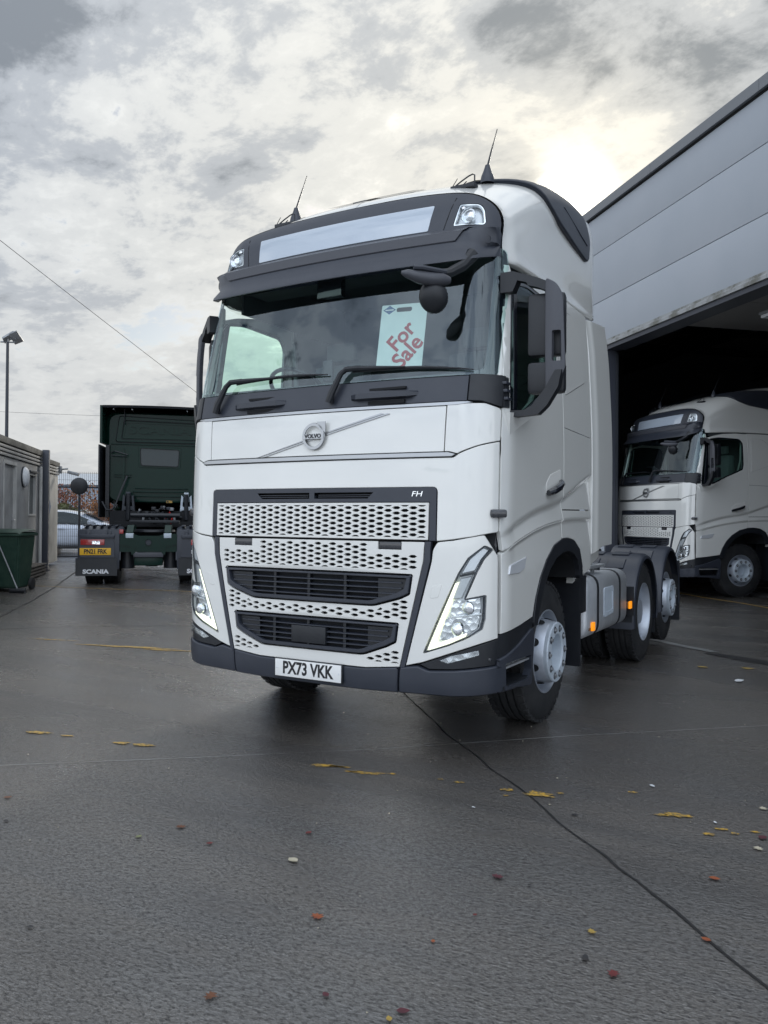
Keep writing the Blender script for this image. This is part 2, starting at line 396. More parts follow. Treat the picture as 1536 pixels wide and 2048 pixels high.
def seg_d(x, y, P):
    best = 9
    for i in range(len(P)):
        ax, ay = P[i - 1]; bx, by = P[i]; dx, dy = bx - ax, by - ay; l = dx * dx + dy * dy
        t = 0 if l < 1e-12 else max(0, min(1, ((x - ax) * dx + (y - ay) * dy) / l))
        best = min(best, (ax + dx * t - x) ** 2 + (ay + dy * t - y) ** 2)
    return math.sqrt(best)
def skin(name, poly, surf, m, parent, th=0.02, bev=0.003, step=0.07, holes=(), off=0.0, flip=False, label=None, r=0.0, back=False, ostep=None, lines=()):
    """a panel cut from a curved surface: outline `poly` in the surface's own 2-D coordinates, real thickness, rolled edge"""
    if r: poly = rnd(poly, r)
    if area(poly) < 0: poly = poly[::-1]
    outer = subdiv(poly, ostep or step)
    top = inset(outer, bev) if bev > 0 else outer
    vs2 = list(top); edges = [(i, (i + 1) % len(top)) for i in range(len(top))]; hl = []
    for h in holes:
        if area(h) > 0: h = h[::-1]
        n = len(vs2); hl.append((n, len(h))); vs2 += list(h); edges += [(n + i, n + (i + 1) % len(h)) for i in range(len(h))]
    xs = [p[0] for p in top]; ys = [p[1] for p in top]
    if len(holes) < 40:
        nx = int((max(xs) - min(xs)) / step); ny = int((max(ys) - min(ys)) / step)
        for i in range(1, nx + 1):
            for j in range(1, ny + 1):
                x = min(xs) + i * (max(xs) - min(xs)) / (nx + 1); y = min(ys) + j * (max(ys) - min(ys)) / (ny + 1)
                if any(abs(a_ - x) < .02 and abs(b_ - y) < .028 for ln in lines for a_, b_ in ln): continue
                if in_poly(x, y, top) and seg_d(x, y, top) > step * 0.35 and all(not in_poly(x, y, h) and seg_d(x, y, h) > step * 0.3 for h in holes):
                    vs2.append((x, y))
    for ln in lines:
        for a, b in ln:
            if in_poly(a, b, top) and seg_d(a, b, top) > .008 and all(not in_poly(a, b, h) and seg_d(a, b, h) > .008 for h in holes): vs2.append((a, b))
    ov, oe, of, o1, _, _ = delaunay_2d_cdt([Vector(v) for v in vs2], edges, [], 2, 1e-6)
    back_map = {}
    for i, l in enumerate(o1):
        for q in l: back_map[q] = i
    e = 1e-3
    def P(a, b, d=0.0):
        p = Vector(surf(a, b)); n = (Vector(surf(a + e, b)) - Vector(surf(a - e, b))).cross(Vector(surf(a, b + e)) - Vector(surf(a, b - e))).normalized()
        if flip: n = -n
        return p + n * d, n
    V = []; NN = []; Fc = []
    for v in ov:
        p, n = P(v.x, v.y, off); V.append(p); NN.append(n)
    hid = {}
    for hi_, (n0, hk) in enumerate(hl):
        for i in range(hk): hid[back_map.get(n0 + i, n0 + i)] = hi_
    keep = []
    for f in of:
        h = [hid.get(i, -1) for i in f]
        if h[0] >= 0 and len(set(h)) == 1 and in_poly(sum(ov[i].x for i in f) / len(f), sum(ov[i].y for i in f) / len(f), holes[h[0]]): continue
        if 0 < len(holes) < 6:
            cx_ = sum(ov[i].x for i in f) / len(f); cy_ = sum(ov[i].y for i in f) / len(f)
            if any(in_poly(cx_, cy_, q_) for q_ in holes): continue
        keep.append(f)
    of = keep
    for f in of: Fc.append(tuple(f))
    nt_ = len(V)
    k = len(outer)
    def ring(pts, d, outs):
        s0 = len(V)
        for (a, b), o in zip(pts, outs):
            p, n = P(a, b, d); V.append(p); NN.append(o)
        return s0
    def outdirs(pts, sgn):
        res = []
        for i in range(len(pts)):
            a = Vector(pts[i - 1]); b = Vector(pts[(i + 1) % len(pts)]); t = (b - a); t = t.normalized() if t.length > 1e-9 else Vector((1, 0)); o = Vector((t.y, -t.x)) * sgn
            q = Vector(pts[i]); p0 = Vector(surf(q.x, q.y)); p1 = Vector(surf(q.x + o.x * e, q.y + o.y * e)); dd = (p1 - p0)
            res.append(dd.normalized() if dd.length > 1e-9 else Vector((0, 0, 1)))
        return res
    od = outdirs(outer, 1)
    tops = [back_map.get(i, i) for i in range(k)]
    if bev > 0:
        s1 = ring(outer, off - bev, od)
        for i in range(k):
            j = (i + 1) % k; Fc.append((tops[i], s1 + i, s1 + j, tops[j]))
    else:
        s1 = ring(outer, off, od)
    s2 = ring(outer, off - th, od)
    for i in range(k):
        j = (i + 1) % k; Fc.append((s1 + i, s2 + i, s2 + j, s1 + j))
    for n0, hk in hl:
        pts = [vs2[n0 + i] for i in range(hk)]; hd = outdirs(pts, 1)
        a = ring(pts, off, hd); b = ring(pts, off - th, hd)
        for i in range(hk):
            j = (i + 1) % hk; Fc.append((a + i, b + i, b + j, a + j))
    if back:
        s3 = len(V)
        for v in ov:
            p, n = P(v.x, v.y, off - th); V.append(p); NN.append(-n)
        for f in of: Fc.append(tuple(s3 + i for i in reversed(f)))
    if flip: Fc = [f[::-1] for f in Fc]
    me = D.meshes.new(name); me.from_pydata([tuple(v) for v in V], [], Fc)
    me.shade_smooth(); me.normals_split_custom_set_from_vertices([tuple(n) for n in NN])
    me.materials.append(MT[m] if isinstance(m, str) else m)
    o = D.objects.new(name, me); COL.objects.link(o)
    if parent: o.parent = parent
    if label: o['label'] = label
    return o

# ------------------------------------------------------------------ cab surfaces of the white tractor units
def smooth_tab(t):
    n = len(t); m = []
    for i in range(n):
        if i == 0: m.append((t[1][1] - t[0][1]) / (t[1][0] - t[0][0]))
        elif i == n - 1: m.append((t[-1][1] - t[-2][1]) / (t[-1][0] - t[-2][0]))
        else:
            a = (t[i][1] - t[i - 1][1]) / (t[i][0] - t[i - 1][0]); b = (t[i + 1][1] - t[i][1]) / (t[i + 1][0] - t[i][0])
            m.append(0 if a * b < 0 else (a + b) / 2)
    def f(v):
        if v <= t[0][0]: return t[0][1] + m[0] * (v - t[0][0])
        if v >= t[-1][0]: return t[-1][1] + m[-1] * (v - t[-1][0])
        for i in range(n - 1):
            if v <= t[i + 1][0]:
                h = t[i + 1][0] - t[i][0]; s = (v - t[i][0]) / h
                return (2 * s ** 3 - 3 * s * s + 1) * t[i][1] + (s ** 3 - 2 * s * s + s) * h * m[i] + (-2 * s ** 3 + 3 * s * s) * t[i + 1][1] + (s ** 3 - s * s) * h * m[i + 1]
    return f
YC = smooth_tab([(.3, .135), (.42, .105), (.55, .1), (1.2, .1), (1.6, .11), (1.85, .12), (2.13, .137), (2.3, .168), (2.7, .25), (3.1, .335), (3.3, .37), (3.48, .42), (3.6, .50), (3.7, .62)])
WZ = smooth_tab([(.3, 1.225), (.7, 1.245), (1.3, 1.25), (2.1, 1.25), (2.6, 1.228), (3.1, 1.195), (3.4, 1.16), (3.6, 1.12), (3.75, 1.07), (4.1, .95)])
XE = 1.222
def bfun(x):
    x = abs(x); r = .25; b = .06 * x * x
    if x > 1.0:
        d = min(x - 1.0, .235); b += r - math.sqrt(r * r - d * d)
    return b
def YF(x, z): return YC(z) + bfun(x * 1.25 / WZ(z))
def YE(z): return YC(z) + bfun(XE)
Z1 = smooth_tab([(.3, 1.354), (.87, 1.495), (1.45, 1.591), (2.16, 1.786), (2.8, 1.87)])
Z2 = smooth_tab([(.3, 1.245), (.92, 1.379), (1.515, 1.446), (2.17, 1.459), (2.8, 1.46)])
def XS(y, z):
    w = WZ(z); e = YE(z); t = (y - e) / .16
    x = w - (w - XE * w / 1.25) * max(0, 1 - t) ** 2 if t >= 0 else XE * w / 1.25 - max(0, e - y) * 1.6
    z1 = Z1(y); z2 = Z2(y); f = min(1, max(0, (y - .3) / .25))
    if z < z1 + .012:
        dd = z1 - z
        if dd < .03: q = -.026 * max(0, (dd + .012)) / .042
        else: q = -.026 * (1 - min(1, (dd - .03) / max(.01, (z1 - z2 - .03))))
        if z < z2:
            d2 = z2 - z; q = -.016 * min(1, d2 / .02) * max(0, 1 - max(0, d2 - .02) / .22)
        x += q * f
    return x
CREASE = []
for _k in range(80):
    _y = .30 + _k * .026
    for _d in (.032, .012, -.002, -.016, -.030, -.048): CREASE.append((_y, Z1(_y) + _d))
    for _d in (.02, .0, -.010, -.020, -.04): CREASE.append((_y, Z2(_y) + _d))
def SF(x, z): return (x, YF(x, z), z)
def SS(s):
    return lambda y, z: (s * XS(y, z), y, z)
ZT = smooth_tab([(.44, 3.47), (.5, 3.54), (.65, 3.69), (.8, 3.765), (1.04, 3.85), (1.4, 3.935), (1.75, 4.00), (2.2, 4.07), (2.8, 4.13)])
NT = smooth_tab([(.44, 2.6), (.7, 2.7), (1.0, 4.2), (1.3, 7.0), (2.8, 8.0)])
W0 = smooth_tab([(.44, 1.19), (1.0, 1.193), (1.5, 1.18), (2.2, 1.165), (2.8, 1.155)])
def roof_pt(y, t):
    n = NT(y); ct, st = math.cos(t), math.sin(t)
    x = math.copysign(abs(ct) ** (2 / n), ct) * W0(y); z = 3.2 + (ZT(y) - 3.2) * abs(st) ** (2 / n)
    return x, z
def roof_x(y, z):
    if z <= 3.2: return WZ(z) - (WZ(3.2) - W0(y)) * max(0, min(1, (z - 3.0) / .2))
    s = min(1, (z - 3.2) / (ZT(y) - 3.2)); n = NT(y)
    return W0(y) * max(0.0, 1 - s ** n) ** (1 / n)

def hexes(region, px, pz, w, h, x0=0.0, z0=0.0, margin=0.004, avoid=()):
    xs = [p[0] for p in region]; zs = [p[1] for p in region]; out = []
    i0 = int((min(xs) - x0) / px) - 1; i1 = int((max(xs) - x0) / px) + 1
    for i in range(i0, i1 + 1):
        for j in range(int((min(zs) - z0) / pz) - 1, int((max(zs) - z0) / pz) + 2):
            cx = x0 + i * px; cz = z0 + (j + (0.5 if i % 2 else 0)) * pz
            hx = [(cx - w, cz), (cx - w * .45, cz - h), (cx + w * .45, cz - h), (cx + w, cz), (cx + w * .45, cz + h), (cx - w * .45, cz + h)]
            if all(in_poly(a, b, region) for a, b in hx) and min(seg_d(a, b, region) for a, b in hx) > margin:
                if not any(in_poly(cx, cz, q) or seg_d(cx, cz, q) < w for q in avoid): out.append(hx)
            else:
                # half cell at the border: keep what is left of it
                ins = [(a, b) for a, b in hx if in_poly(a, b, region) and seg_d(a, b, region) > margin]
                if len(ins) in (3, 4) and not any(seg_d(cx, cz, q) < w for q in avoid):
                    if abs(area(ins)) > .00018: out.append(ins)
    return out

def wheel(parent, x, y, zc, s, kind, ax=0.0, width=.315, rad=.50):
    """outer face towards s*x"""
    mt = Matrix.Translation((x, y, zc)) @ Matrix.Rotation(0 if s > 0 else math.pi, 4, 'Z')
    g = G(); w = width; r = rad
    prof = [(-.012, .297), (-.004, .315), (.0, .345), (-.004, .40), (-.012, .45), (-.028, .480), (-.05, r - .004)]
    gx = [-.05]
    k = 4
    for i in range(k):
        a = -.05 - (w - .1) * (i + .86) / k if i < k - 1 else None
        if a is not None: prof += [(a + .010, r), (a + .008, r - .014), (a - .004, r - .014), (a - .006, r)]
    prof += [(-w + .05, r - .004), (-w + .028, .480), (-w + .012, .45), (-w, .36), (-w + .01, .297)]
    g.lathe(prof, 64); g.xf(mt); wh = g.obj('wheel', 'rubber', parent, angle=40)
    # tread blocks on the shoulders
    tb = G()
    for i in range(44):
        a = 2 * math.pi * i / 44
        for xx in (-.045, -w + .045):
            mm = Matrix.Rotation(a, 4, 'X') @ Matrix.Translation((xx, 0, r - .010))
            tb.box((-.020, -.024, -.01), (.020, .024, .013), mm)
    tb.xf(mt); o = tb.obj('tread', 'rubber', wh, smooth=False); o['kind'] = 'stuff'
    rim = G()
    if kind == 'steer':
        rim.lathe([(-.014, .297), (-.006, .2985), (-.004, .292), (-.014, .284), (-.060, .278), (-.085, .262), (-.088, .250), (-.075, .235), (.028, .220), (.040, .212)], 60)
        rim.lathe([(-.30, .275), (-.085, .262)], 60)
        rim.xf(mt); rim.obj('rim', 'wheel', wh, angle=35)
        hb = G(); hb.lathe([(.010, .212), (.062, .214), (.070, .208), (.070, .133), (.062, .126), (-.055, .118), (-.06, .06), (-.045, .05), (-.045, .001)], 60)
        hb.xf(mt); hb.obj('hub_ring', 'hub', wh, angle=30)
        ns = 10
        holes = G()
        for i in range(8):
            a = 2 * math.pi * (i + .5) / 8
            mm = Matrix.Rotation(a, 4, 'X') @ Matrix.Translation((-.028, 0, .2315)) @ Matrix.Rotation(math.radians(9), 4, 'Y')
            holes.add([mm @ Vector((.036 * math.cos(2 * math.pi * q / 16) * .95, .030 * math.sin(2 * math.pi * q / 16), .0035)) for q in range(16)], [tuple(range(16))])
        holes.xf(mt); holes.obj('hand_holes', 'dark', wh, smooth=False)
        for i in range(10):
            a = 2 * math.pi * (i + .5) / 10
            b = G(); b.lathe([(.0665, .026), (.0712, .026)], 14); b.lathe([(.0712, .026), (.0713, .0)], 14)
            b.xf(Matrix.Rotation(a, 4, 'X') @ Matrix.Translation((0, 0, .170))); b.xf(mt); b.obj('nut_recess', 'slate', wh, smooth=False)
            b = G(); b.lathe([(.066, .0155), (.082, .014), (.085, .010), (.085, .0001)], 6); b.xf(Matrix.Rotation(a, 4, 'X') @ Matrix.Translation((0, 0, .170))); b.xf(mt)
            b.obj('wheel_nut', 'galv', wh, smooth=False)
    elif kind == 'dish':
        rim.lathe([(-.014, .297), (-.006, .2985), (-.004, .292), (-.014, .284), (-.040, .276), (-.095, .258), (-.115, .255), (-.135, .262), (-.150, .255), (-.152, .235), (-.165, .215), (-.168, .12)], 60)
        rim.xf(mt); rim.obj('rim', 'wheel', wh, angle=35)
        hb = G(); hb.lathe([(-.165, .14), (-.06, .13), (-.045, .12), (-.042, .0001)], 40); hb.xf(mt); hb.obj('hub', 'wheel', wh)
        for i in range(10):
            a = 2 * math.pi * i / 10
            b = G(); b.lathe([(-.166, .018), (-.135, .016), (-.133, .0001)], 6); b.xf(Matrix.Rotation(a, 4, 'X') @ Matrix.Translation((0, 0, .170))); b.xf(mt); b.obj('wheel_nut', 'galv', wh, smooth=False)
    return wh

def build_tractor():
    T = thing('tractor_unit', 'large white tractor unit nearest the camera, For Sale placard behind its windscreen', 'lorry', group='white tractor units')
    # -------- lower front
    MX = .837
    for s in (1,):
        pass
    mesh_r = [(-MX, 1.318), (MX, 1.318), (MX, 1.545), (-MX, 1.545)]
    hol = hexes([(-MX + .006, 1.322), (MX - .006, 1.322), (MX - .006, 1.541), (-MX + .006, 1.541)], .0567, .0331, .0290, .0094, 0, 1.4315, .001)
    skin('upper_grille', mesh_r, SF, 'white_plastic', T, th=.018, bev=.003, step=.055, holes=hol, off=.006)
    # black frame round it with the two air slots
    skin('grille_surround', rnd([(-.885, 1.312, .003), (-.84, 1.312, .003), (-.84, 1.548, .003), (.84, 1.548, .003), (.84, 1.312, .003), (.885, 1.312, .003), (.885, 1.640, .03), (-.885, 1.640, .03)], .0), SF, 'slate', T, th=.05, bev=.004, step=.05,
         holes=[[(-.46, 1.612), (-.02, 1.612), (-.02, 1.572), (-.42, 1.572)], [(.02, 1.612), (.46, 1.612), (.42, 1.572), (.02, 1.572)]], off=.002)
    skin('radiator_core', [(-.88, 1.30), (.88, 1.30), (.88, 1.64), (-.88, 1.64)], SF, 'dark', T, th=.01, bev=0, step=.2, off=-.05)
    for sx in (-1, 1):
        g = G()
        for k in range(2):
            g.box((sx * .24 - .20, YF(.24, 1.6) + .012, 1.582 + k * .012), (sx * .24 + .20, YF(.24, 1.6) + .03, 1.586 + k * .012))
        g.obj('air_slot_bar', 'slate', T, smooth=False)
    text('badge', 'FH', .046, 'chrome', T, (.757, YF(.757, 1.597) - .0035, 1.598), (1, .09, 0), (0, 0, 1), sx=1.35, ext=.003, shear=.2)
    # white front panel below the moulding
    skin('front_panel', rnd([(-XE, 1.370, .01), (-1.10, 1.341, .02), (-.98, 1.322, .02), (-.889, 1.312, .003), (-.889, 1.640, .032), (.889, 1.640, .032), (.889, 1.312, .003), (.98, 1.322, .02), (1.10, 1.341, .02), (XE, 1.370, .01), (XE, 1.918, .004), (1.12, 1.885, .03), (1.02, 1.842, .02), (.985, 1.819, .01), (-.985, 1.819, .01), (-1.02, 1.842, .02), (-1.12, 1.885, .03), (-XE, 1.918, .004)], 0), SF, 'white', T, th=.03, bev=.005, step=.045)
    skin('front_moulding', rnd([(-1.0, 1.838, .003), (-.975, 1.824, .003), (.975, 1.824, .003), (1.0, 1.838, .003), (.95, 1.851, .003), (-.95, 1.851, .003)], 0), SF, 'silver', T, th=.02, bev=.003, step=.06, off=.008)
    skin('hood_panel', rnd([(-.923, 1.856), (.923, 1.856), (.930, 2.134), (-.930, 2.134)], .006), SF, 'white', T, th=.025, bev=.003, step=.06)
    for s in (-1, 1):
        skin('corner_panel', rnd([(s * .928, 1.856, .004), (s * .955, 1.856, .004), (s * 1.01, 1.842, .01), (s * 1.02, 1.850, .01), (s * 1.12, 1.890, .03), (s * XE, 1.924, .004), (s * XE, 2.120, .02), (s * 1.15, 2.148, .01), (s * .936, 2.142, .004)], 0), SF, 'white', T, th=.025, bev=.003, step=.035)
    skin('chrome_strip', rnd([(-1.09, 2.150, .004), (-1.0, 2.137, .004), (1.0, 2.137, .004), (1.09, 2.150, .004), (1.06, 2.158, .002), (-1.06, 2.158, .002)], 0), SF, 'silver', T, th=.02, bev=.002, step=.06, off=.003)
    # badge: diagonal strip, ring, arrow, word bar
    def on(x, z, o=0.0): return Vector((x, YF(x, z) - o, z))
    for dz in (0, .018):
        skin('badge_strip', [(-.475, 1.857 + dz), (-.455, 1.857 + dz - .0), (.52, 2.103 + dz * .8), (.50, 2.110 + dz * .8)] if dz == 0 else [(-.425, 1.857), (-.400, 1.857), (.56, 2.101), (.545, 2.107)], SF, 'silver', T, th=.01, bev=.001, step=.08, off=.007)
    g = G(); c = on(0.012, 1.980, .018)
    n = 44; ring = []
    fs = []; vs = []
    for i in range(n):
        a = 2 * math.pi * i / n
        for rr, d in ((.066, 0), (.068, -.008), (.086, -.008), (.090, 0)):
            vs.append((c.x + rr * math.cos(a), c.y + d, c.z + rr * math.sin(a)))
    for i in range(n):
        j = (i + 1) % n
        for q in range(3): fs.append((i * 4 + q, j * 4 + q, j * 4 + q + 1, i * 4 + q + 1))
    g.add(vs, fs)
    g.prism([(c.x + .036, c.z + .078), (c.x + .094, c.z + .020), (c.x + .094, c.z + .094), (c.x + .028, c.z + .094)], c.y - .008, c.y)
    g.box((c.x - .082, c.y - .011, c.z - .017), (c.x + .082, c.y + .004, c.z + .017))
    em = g.obj('emblem', 'silver', T, angle=30)
    text('lettering', 'VOLVO', .037, 'ink', em, (c.x, c.y - .012, c.z), (1, 0, 0), (0, 0, 1), sx=1.05, ext=.001, bold=.0012)
    # -------- lower grille shield
    ed = [(.655, .535), (.805, 1.195), (.812, 1.300)]
    V1 = rnd([(-.735, 1.103), (.735, 1.103), (.718, .985), (.66, .956, .02), (.475, .903, .03), (-.475, .903, .03), (-.66, .956, .02), (-.718, .985)], .008)
    V2 = rnd([(-.645, .800), (.645, .800), (.630, .686), (.57, .655, .02), (.40, .592, .03), (-.40, .592, .03), (-.57, .655, .02), (-.630, .686)], .008)
    RB = [[(sx * a, b) for a, b in ((.50, 1.304), (.66, 1.304), (.66, 1.256), (.50, 1.256))] for sx in (-1, 1)]
    body = [(-.812, 1.305), (-.661, 1.305), (-.661, 1.255), (-.499, 1.255), (-.499, 1.305), (.499, 1.305), (.499, 1.255), (.661, 1.255), (.661, 1.305), (.812, 1.305), (.806, 1.19), (.655, .535), (.42, .512), (-.42, .512), (-.655, .535), (-.806, 1.19)]
    r1 = [(-.800, 1.297), (.800, 1.297), (.795, 1.19), (.780, 1.125), (-.780, 1.125), (-.795, 1.19)]
    r2 = [(-.752, .985), (-.70, .962), (-.48, .884), (.48, .884), (.70, .962), (.752, .985), (.712, .820), (-.712, .820)]
    r3 = [[(s * .672, .655), (s * .59, .640), (s * .385, .572), (s * .36, .540), (s * .655, .552)] for s in (-1, 1)]
    solid = [[(s * .42, 1.31), (s * .74, 1.31), (s * .755, 1.245), (s * .70, 1.222), (s * .45, 1.222)] for s in (-1, 1)]
    H = hexes(r1, .0567, .0331, .0287, .0092, 0, 1.4315, .001, avoid=[inset(q if area(q) > 0 else q[::-1], .026) for q in solid])
    H += hexes(r2, .0567, .0331, .0287, .0092, 0, 1.4315, .001)
    for q in r3: H += hexes(q if area(q) > 0 else q[::-1], .0567, .0331, .0287, .0092, 0, 1.4315, .001)
    V1o = inset(V1[::-1] if area(V1) < 0 else V1, -.006); V2o = inset(V2[::-1] if area(V2) < 0 else V2, -.006)
    H = [h for h in H if all(not in_poly(a, b, V1o) and not in_poly(a, b, V2o) for a, b in h)]
    skin('lower_grille', body, SF, 'white_plastic', T, th=.02, bev=.003, step=.055, holes=H + [V1o, V2o], off=.002)
    skin('radiator_core', [(-.80, 1.29), (.80, 1.29), (.66, .54), (-.66, .54)], SF, 'dark', T, th=.01, bev=0, step=.2, off=-.055)
    for s in (-1, 1):
        g = G(); y = YF(.58, 1.28)
        g.box((s * .58 - .079, y + .004, 1.257), (s * .58 + .079, y + .05, 1.303), bev=.004); g.obj('radar_sensor', 'gloss', T)
        # faint raised pattern beside the sensor
    for V, zt in ((V1, 1.103), (V2, .800)):
        Vi = inset(V if area(V) > 0 else V[::-1], .006); 
        lip = skin('air_vent', Vi, SF, 'slate', T, th=.05, bev=.006, step=.08, off=.012,
                   holes=[rnd([(a * .955 if abs(a) > .3 else a, b - .020 if b > zt - .01 else b + .030) for a, b in V], .0)])
        skin('vent_core', inset(V if area(V) > 0 else V[::-1], .01), SF, 'dark', lip, th=.005, bev=0, step=.2, off=-.045)
        zs = [zt - .052, zt - .086, zt - .120, zt - .152]
        for z in zs:
            hw = [a for a, b in V if b > 0]; 
            half = .665 if zt > 1 else .575
            half -= max(0, (zt - .10) - z) * 1.6
            g = G(); n = 14; vs = []; fs = []
            for i in range(n + 1):
                x = -half + 2 * half * i / n; y = YF(x, z)
                vs += [(x, y - .001, z - .003), (x, y - .001, z + .003), (x, y + .035, z + .009), (x, y + .035, z + .001)]
            for i in range(n):
                for q in range(4): fs.append((i * 4 + q, i * 4 + (q + 1) % 4, i * 4 + 4 + (q + 1) % 4, i * 4 + 4 + q))
            fs += [(0, 1, 2, 3), (n * 4 + 3, n * 4 + 2, n * 4 + 1, n * 4)]
            g.add(vs, fs).obj('slat', 'slate', lip, smooth=False)
        for x in (-.30, -.02, .26):
            g = G(); g.box((x - .010, YF(x, zt) + .012, zt - .19), (x + .010, YF(x, zt) + .04, zt - .02))
            g.obj('vent_post', 'black', lip, smooth=False)
        ww = .50 if zt > 1 else .43
        for s in (-1, 1):
            a = .66 if zt > 1 else .575
            skin('vent_cheek', [(s * ww, zt - .03), (s * (a + .035), zt - .03), (s * (a + .015), zt - .112), (s * (ww + .0), zt - .168)], SF, 'black', lip, th=.01, bev=0, step=.1, off=-.012)
    g = G(); y = YF(0, .69); g.box((-.138, y - .014, .632), (.132, y + .03, .742), bev=.004); g.obj('sensor_cover', 'black', T)
    # number plate
    g = G(); g.box((-.268, .078, .393), (.268, .092, .518), bev=.003); pl = g.obj('number_plate', 'black', T)
    g = G(); g.box((-.260, .073, .400), (.260, .079, .511), bev=.002); pf = g.obj('plate_face', 'plate_w', pl)
    text('characters', 'PX73 VKK', .112, 'ink', pl, (0, .0722, .4555), (1, 0, 0), (0, 0, 1), sx=.80, ext=.0005, bold=.0036)
    for s in (-1, 1):
        g = G(); g.lathe([(.0725, .006), (.071, .004), (.0705, .0001)], 12, 'y', (s * .245, 0, .455)); g.obj('plate_screw', 'print_w', pl)
    # -------- sides of the face
    for s in (-1, 1):
        q = lambda L: [(s * a, b, *r) for a, b, *r in L]
        skin('grille_strip', rnd(q([(.816, 1.309), (.858, 1.309), (.853, 1.262), (.852, 1.19), (.690, .532), (.660, .530), (.811, 1.19), (.816, 1.25)]), .004), SF, 'slate', T, th=.03, bev=.003, step=.06, off=.006)
        lamp = [(1.165, 1.288), (1.200, 1.266), (1.160, 1.205), (1.128, 1.128), (1.068, .968), (1.172, .992), (1.168, .85), (1.155, .790), (1.090, .742), (.97, .688), (.812, .632), (.915, .872), (1.028, 1.118), (1.085, 1.215)]
        lampq = rnd(q(lamp), .008)
        lo = inset(lampq if area(lampq) > 0 else lampq[::-1], -.004)
        skin('corner_panel', rnd(q([(.896, 1.306, .01), (1.0, 1.318, .01), (1.165, 1.352, .01), (1.188, 1.305, .02), (XE, 1.225, .02), (XE, .730, .006), (1.02, .655, .02), (.80, .572, .02), (.695, .545, .006), (.86, 1.19, .02), (.866, 1.26, .02)]), 0), SF, 'white', T, th=.03, bev=.005, step=.04, holes=[lo])
        hl = skin('headlight', lampq, SF, 'lens', T, th=.004, bev=.002, step=.04, off=-.001)
        skin('lamp_housing', lampq, SF, 'lampback', hl, th=.01, bev=0, step=.06, off=-.040)
        li = inset(lampq if area(lampq) > 0 else lampq[::-1], .006)
        skin('lamp_bezel', lampq, SF, 'steel', hl, th=.012, bev=0, step=.06, off=-.003, holes=[li])
        # running light: the V along the inner and lower edge
        dr = q([(1.018, 1.072), (1.034, 1.080), (.873, .672), (1.105, .765), (1.110, .782), (.853, .676 - .004), (.849, .660)])
        skin('running_light', rnd(q([(1.008, 1.062), (1.034, 1.072), (.876, .676), (.846, .650), (.833, .650)]), .003), SF, 'drl', hl, th=.016, bev=.003, step=.05, off=-.008)
        skin('running_light', rnd(q([(.842, .648), (.872, .657), (.98, .700), (1.074, .745), (1.082, .764), (.975, .724), (.872, .682)]), .003), SF, 'drl', hl, th=.016, bev=.003, step=.05, off=-.008)
        skin('turn_signal', rnd(q([(1.163, 1.278), (1.190, 1.262), (1.152, 1.203), (1.122, 1.138), (1.045, 1.118), (1.092, 1.208)]), .006), SF, 'lampback', hl, th=.02, bev=.006, step=.03, off=-.012)
        skin('turn_signal_bar', rnd(q([(1.12, 1.132), (1.126, 1.12), (1.036, 1.10), (1.036, 1.113)]), .002), SF, 'black', hl, th=.02, bev=.002, step=.05, off=-.004)
        skin('lamp_blade', rnd(q([(1.040, 1.090), (1.108, 1.105), (1.050, .975), (.985, .965)]), .004), SF, 'alu', hl, th=.02, bev=.004, step=.04, off=-.018)
        for nm, P_, cxz, rr in (('main_beam', [(.985, .952), (1.156, .972), (1.156, .880), (1.015, .852), (.975, .880)], (1.08, .915), .07), ('dipped_beam', [(.945, .845), (1.150, .868), (1.148, .800), (1.085, .755), (.945, .705), (.905, .718)], (1.02, .785), .07)):
            rf = skin(nm, rnd(q(P_), .008), SF, 'facet', hl, th=.01, bev=.0, step=.03, off=-.030)
            g = G(); cx, cz = cxz; y = YF(cx, cz)
            g.lathe([(-.006, .040), (.004, .037), (.010, .028), (.013, .014), (.014, .0001)], 20, 'y', (s * cx, y + .012, cz)); g.v = [(a, 2 * (y + .012) - b, c_) for a, b, c_ in g.v]; g.obj('lens_bowl', 'facet', rf)
        skin('lamp_divider', rnd(q([(.955, .858), (.965, .848), (1.158, .874), (1.158, .884)]), .001), SF, 'chrome', hl, th=.012, bev=.002, step=.05, off=-.010)
        skin('tow_cover', rnd(q([(.93, 1.055), (.868, 1.040), (.852, .965), (.905, .972)]), .012), SF, 'white', T, th=.004, bev=.002, step=.04, off=.0022)
        # fog lamp area
        fo = rnd(q([(.785, .560), (1.02, .648), (XE, .724), (XE, .570), (1.0, .545), (.848, .535)]), .004)
        skin('fog_lamp_panel', fo, SF, 'black', T, th=.03, bev=.003, step=.04, off=-.006)
        fg = skin('fog_lamp', rnd(q([(.905, .592), (.985, .628), (1.145, .668), (1.148, .632), (.965, .574)]), .005), SF, 'lens', T, th=.004, bev=.002, step=.04, off=.003)
        skin('fog_reflector', rnd(q([(.915, .592), (.985, .624), (1.14, .662), (1.142, .634), (.967, .579)]), .005), SF, 'facet', fg, th=.004, bev=.001, step=.04, off=-.004)
        g = G(); y = YF(1.19, .6); g.lathe([(0, .012), (.008, .010), (.009, .0001)], 12, 'y', (s * 1.187, y + .005, .605)); g.v = [(a, 2 * (y + .005) - b - .006, c_) for a, b, c_ in g.v]; g.obj('parking_sensor', 'gloss', T)
        # bumper corner wraps to the step
        bp = rnd(q([(.645, .374, .004), (.98, .380, .03), (1.12, .388, .02), (XE, .396, .002), (XE, .565, .002), (1.0, .540, .03), (.845, .528, .015), (.775, .552, .01), (.70, .541, .004), (.655, .532, .004)]), 0)
        skin('bumper_corner', bp, SF, 'slate_l' if False else 'slate', T, th=.05, bev=.012, step=.04, off=.012)
